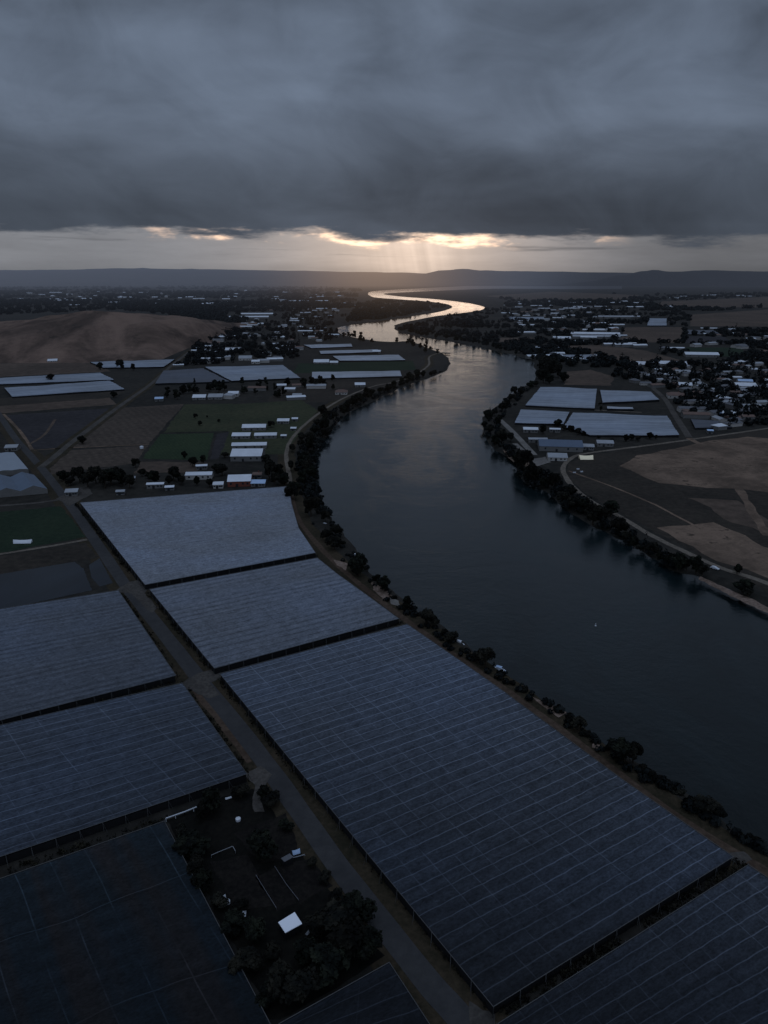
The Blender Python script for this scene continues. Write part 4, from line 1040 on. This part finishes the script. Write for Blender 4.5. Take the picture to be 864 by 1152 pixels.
def rail(label, pts, h, mat, name, cat, r=.10, posts=True):
    """a run of posts and one rail"""
    w = [P(x, y, 0) for x, y in pts]; org = w[0].copy(); t = thing(name, label, cat, org)
    vs, fs = [], []
    for a, b in zip(w, w[1:]):
        d = (b-a).normalized(); s = Vector((-d.y, d.x, 0))*r; k = len(vs)
        for q in (a, b): vs += [q-org+s+Vector((0, 0, h-r)), q-org-s+Vector((0, 0, h-r)), q-org-s+Vector((0, 0, h+r)), q-org+s+Vector((0, 0, h+r))]
        fs += [(k+i, k+(i+1) % 4, k+4+(i+1) % 4, k+4+i) for i in range(4)]+[(k+3, k+2, k+1, k), (k+4, k+5, k+6, k+7)]
    mesh('rail', vs, fs, MT[mat], t)
    if posts:
        for a, b in zip(w, w[1:]):
            n = max(1, int((b-a).length/2.5))
            for i in range(n+1):
                q = a.lerp(b, i/n)-org; v, f = box_data(q.x-r*.7, q.x+r*.7, q.y-r*.7, q.y+r*.7, -.02, h-r-.01)
                mesh('post', v, f, MT[mat], t)
rail('white rail along the top left edge of the compound', [(187, 924.5), (208, 917), (228, 909)], 1.2, 'white', 'rail_fence', 'fence', .13)
rail('white frame rail among the left plots of the compound', [(238, 965), (247, 961), (262, 955), (265, 960)], .9, 'pale', 'plot_rail', 'rail', .06)
rail('pale rail on the left side of the long garden plot', [(288, 986), (299, 1004), (311, 1023)], .5, 'grey', 'plot_rail', 'rail', .06)
rail('pale rail between the two right garden plots', [(309, 976), (322, 996), (336, 1014)], .5, 'grey', 'plot_rail', 'rail', .06)
rail('low pale rail in front of the tarpaulin in the compound', [(318, 968), (332, 966), (343, 963)], .5, 'pale', 'plot_rail', 'rail', .08)
# boats and pontoons at the left bank
def boat(label, px, py, L, W, rz, mat, cabin=True):
    o0 = P(px, py, ZW); t = thing('boat', label, 'boat', o0, rz); vs, fs = [], []
    N = 10
    for i in range(N+1):
        s = i/N; x = L*(s-.5); b = W/2*(1-max(0, (s-.55)/.45)**2.2)*(0.86+.14*min(1, s*4)); k = .8+.35*max(0, s-.5)
        vs += [(x, -b, k), (x, -b*.75, .05-.3), (x, b*.75, .05-.3), (x, b, k)]
    for i in range(N):
        for j in range(3): fs.append((i*4+j, i*4+j+1, (i+1)*4+j+1, (i+1)*4+j))
    fs.append((0, 1, 2, 3)); mesh('hull', vs, fs, MT[mat], t)
    dv = []
    for i in range(N+1): a = vs[i*4]; dv += [(a[0], a[1]*.94, a[2]-.08), (a[0], -a[1]*.94, a[2]-.08)]
    mesh('deck', dv, [(2*i, 2*i+2, 2*i+3, 2*i+1) for i in range(N)], MT['white'], t)
    if cabin:
        v, f = box_data(-L*.25, L*.12, -W*.3, W*.3, .7, 1.9); v = [((a*.9 if c > 1 else a), b*(.85 if c > 1 else 1), c) for a, b, c in v]
        mesh('cabin', v, f, MT['white'], t)
        v, f = box_data(-L*.28, L*.16, -W*.33, W*.33, 1.92, 2.02); mesh('cabin_roof', v, f, MT[mat], t)
boat('white boat moored at the left bank beside the lowest big bank tree', 517, 725.5, 5.0, 2.0, -.6, 'white')
boat('pale blue covered boat moored below the lowest tree of the tree row', 562, 755, 5.5, 2.4, -.5, 'paleblue')
boat('small white boat between two bank trees, second from the river bend', 400.5, 627, 5.0, 2.0, -.5, 'white')
boat('white boat pulled in under the trees nearest the river bend', 366, 592, 6.0, 2.2, -.8, 'pale')
# marker buoy in midstream
bm = bmesh.new()
prof = [(.02, -.4), (.75, -.3), (.8, .1), (.7, .35), (.22, .45), (.16, 1.9), (.34, 1.95), (.34, 2.3), (.02, 2.5)]
rg = [[bm.verts.new((a*.55*math.cos(i*.5236), a*.55*math.sin(i*.5236), z*.5)) for i in range(12)] for a, z in prof]
for ra, rb in zip(rg, rg[1:]):
    for i in range(12): bm.faces.new((ra[i], ra[(i+1) % 12], rb[(i+1) % 12], rb[i]))
me = bpy.data.meshes.new('marker_buoy'); bm.to_mesh(me); bm.free(); me.materials.append(MT['white'])
o = bpy.data.objects.new('marker_buoy', me); COL.objects.link(o); o.location = P(670, 704, ZW); tag(o, 'tiny white marker buoy floating in the middle of the river', 'buoy')

# ------------------------------------------------------------------ world and sun
w = bpy.data.worlds.new('World'); S.world = w; w.use_nodes = True
nt = w.node_tree; nt.nodes.clear()
out = nt.nodes.new('ShaderNodeOutputWorld')
tc = nt.nodes.new('ShaderNodeTexCoord').outputs['Generated']
x, y, z = sep(nt, tc)
el = z.op('ARCSINE')*57.2958
az = x.op('ARCTAN2', y)*57.2958
zc = z.mx(0.0)+0.045
cp = vec(nt, x/zc*0.30, y/zc*0.55, 0.0)
n1 = noise(nt, cp, 0.55, 6, 0.55, 0.6)
n2 = noise(nt, vec(nt, x/zc*0.10, y/zc*0.35, 5.0), 1.0, 5, 0.55, 0.4)
n3 = noise(nt, vec(nt, az*0.05, el*0.16, 41.0), 1.0, 4, 0.5, 0.5)
azn = vec(nt, az*0.055, el*0.25, 2.0)
e1 = noise(nt, azn, 1.0, 6, 0.6)                            # ragged underside of the deck
e2 = noise(nt, vec(nt, az*0.16, el*0.9, 9.0), 1.0, 5, 0.6)
# cloud deck brightness by height (frame top is about 17 degrees)
deck = el.sstep(2.5, 12.0, 0.074, 0.142)
deck = deck+el.sstep(2.2, 4.6, 0.012, 0.0)
n4 = noise(nt, vec(nt, az*0.13+el*0.05, el*0.20, 51.0), 1.0, 6, 0.55, 0.7)
deck = deck*((n1-0.5)*0.25+(n2-0.5)*0.15+(n3-0.5)*1.3+(n4-0.5)*0.9+1.0)
up = el.sstep(54.0, 76.0, 0.0, 1.0)*0.80
back = (y*-1.0).sstep(0.0, 0.9)*0.26
tint = mixc(nt, el.sstep(2.0, 14.0), (0.80, 0.98, 1.29), (0.79, 1.0, 1.37))
deckc = scalec(nt, tint, deck+up+back)
# clear band under the deck
edge = (e1-0.5)*2.4+(e2-0.5)*2.2+2.80-az*0.012
band = ((el-edge)*-1.0).sstep(-0.30, 0.35)
sunw = az.gauss(SUN_AZ-1.5, 11.0)
sunn = az.gauss(SUN_AZ-1.0, 3.6)
side = az.sstep(8.0, 24.0, 1.0, 0.62)
bl_ = (sunw*0.29+sunn*0.17+0.225)*side*((e2-0.5)*0.5+1.0)
bl_ = bl_*el.sstep(0.0, 1.4, 0.78, 1.0)
rays = noise(nt, vec(nt, az*0.55+el*0.12, 0.0, 3.0), 1.0, 3, 0.6)
bl_ = bl_*((rays-0.5)*sunn*0.9+1.0)
bc = mixc(nt, sunw, (0.95, 0.98, 1.07), (1.22, 0.96, 0.78))
bandc = scalec(nt, bc, bl_)
# dark shreds hanging in the band
shred = noise(nt, vec(nt, az*0.07, el*1.3, 21.0), 1.0, 5, 0.55).sstep(0.56, 0.70)*el.sstep(0.9, 1.8)
bandc = mixc(nt, shred*0.55, bandc, (0.075, 0.078, 0.088))
# lit rim where sun comes through under the deck
hl = (el-(edge-0.30)).gauss(0.0, 0.21)
brk = noise(nt, vec(nt, az*0.22, el*0.6, 31.0), 1.0, 4, 0.6).sstep(0.42, 0.60)
win = az.sstep(-19.0, -14.5)*az.sstep(13.0, 18.5, 1.0, 0.0)
hl = hl*brk*win*(sunw*0.30+0.62)
skyc = mixc(nt, band, deckc, bandc)
skyc = addc(nt, skyc, scalec(nt, (1.35, 0.82, 0.47), hl))
bgc = nt.nodes.new('ShaderNodeBackground'); nt.links.new(skyc, bgc.inputs[0]); bgc.inputs[1].default_value = 1.0
sky = nt.nodes.new('ShaderNodeTexSky'); sky.sky_type = 'NISHITA'; sky.sun_disc = False
sky.sun_elevation = R(3.0); sky.sun_rotation = R(SUN_AZ)
bgs = nt.nodes.new('ShaderNodeBackground'); nt.links.new(sky.outputs[0], bgs.inputs[0]); bgs.inputs[1].default_value = 0.05
mxs = nt.nodes.new('ShaderNodeMixShader'); mxs.inputs[0].default_value = 0.997
nt.links.new(bgs.outputs[0], mxs.inputs[1]); nt.links.new(bgc.outputs[0], mxs.inputs[2])
nt.links.new(mxs.outputs[0], out.inputs[0])
sd = bpy.data.lights.new('sun', 'SUN'); so = bpy.data.objects.new('sun', sd); COL.objects.link(so)
sd.energy = 0.015; sd.angle = R(12); sd.color = (1.0, 0.80, 0.62)
sdir = Vector((math.sin(R(SUN_AZ))*math.cos(R(3)), math.cos(R(SUN_AZ))*math.cos(R(3)), math.sin(R(3))))
so.rotation_euler = sdir.to_track_quat('Z', 'Y').to_euler(); so.location = (0, 0, 400)

S.view_settings.view_transform = 'Standard'; S.view_settings.look = 'None'; S.view_settings.exposure = 0; S.view_settings.gamma = 1
S.render.engine = 'CYCLES'
S.cycles.max_bounces = 6; S.cycles.diffuse_bounces = 2; S.cycles.glossy_bounces = 3
S.cycles.use_denoising = True
print('trees', NTREE[0], 'objects', len(COL.objects))
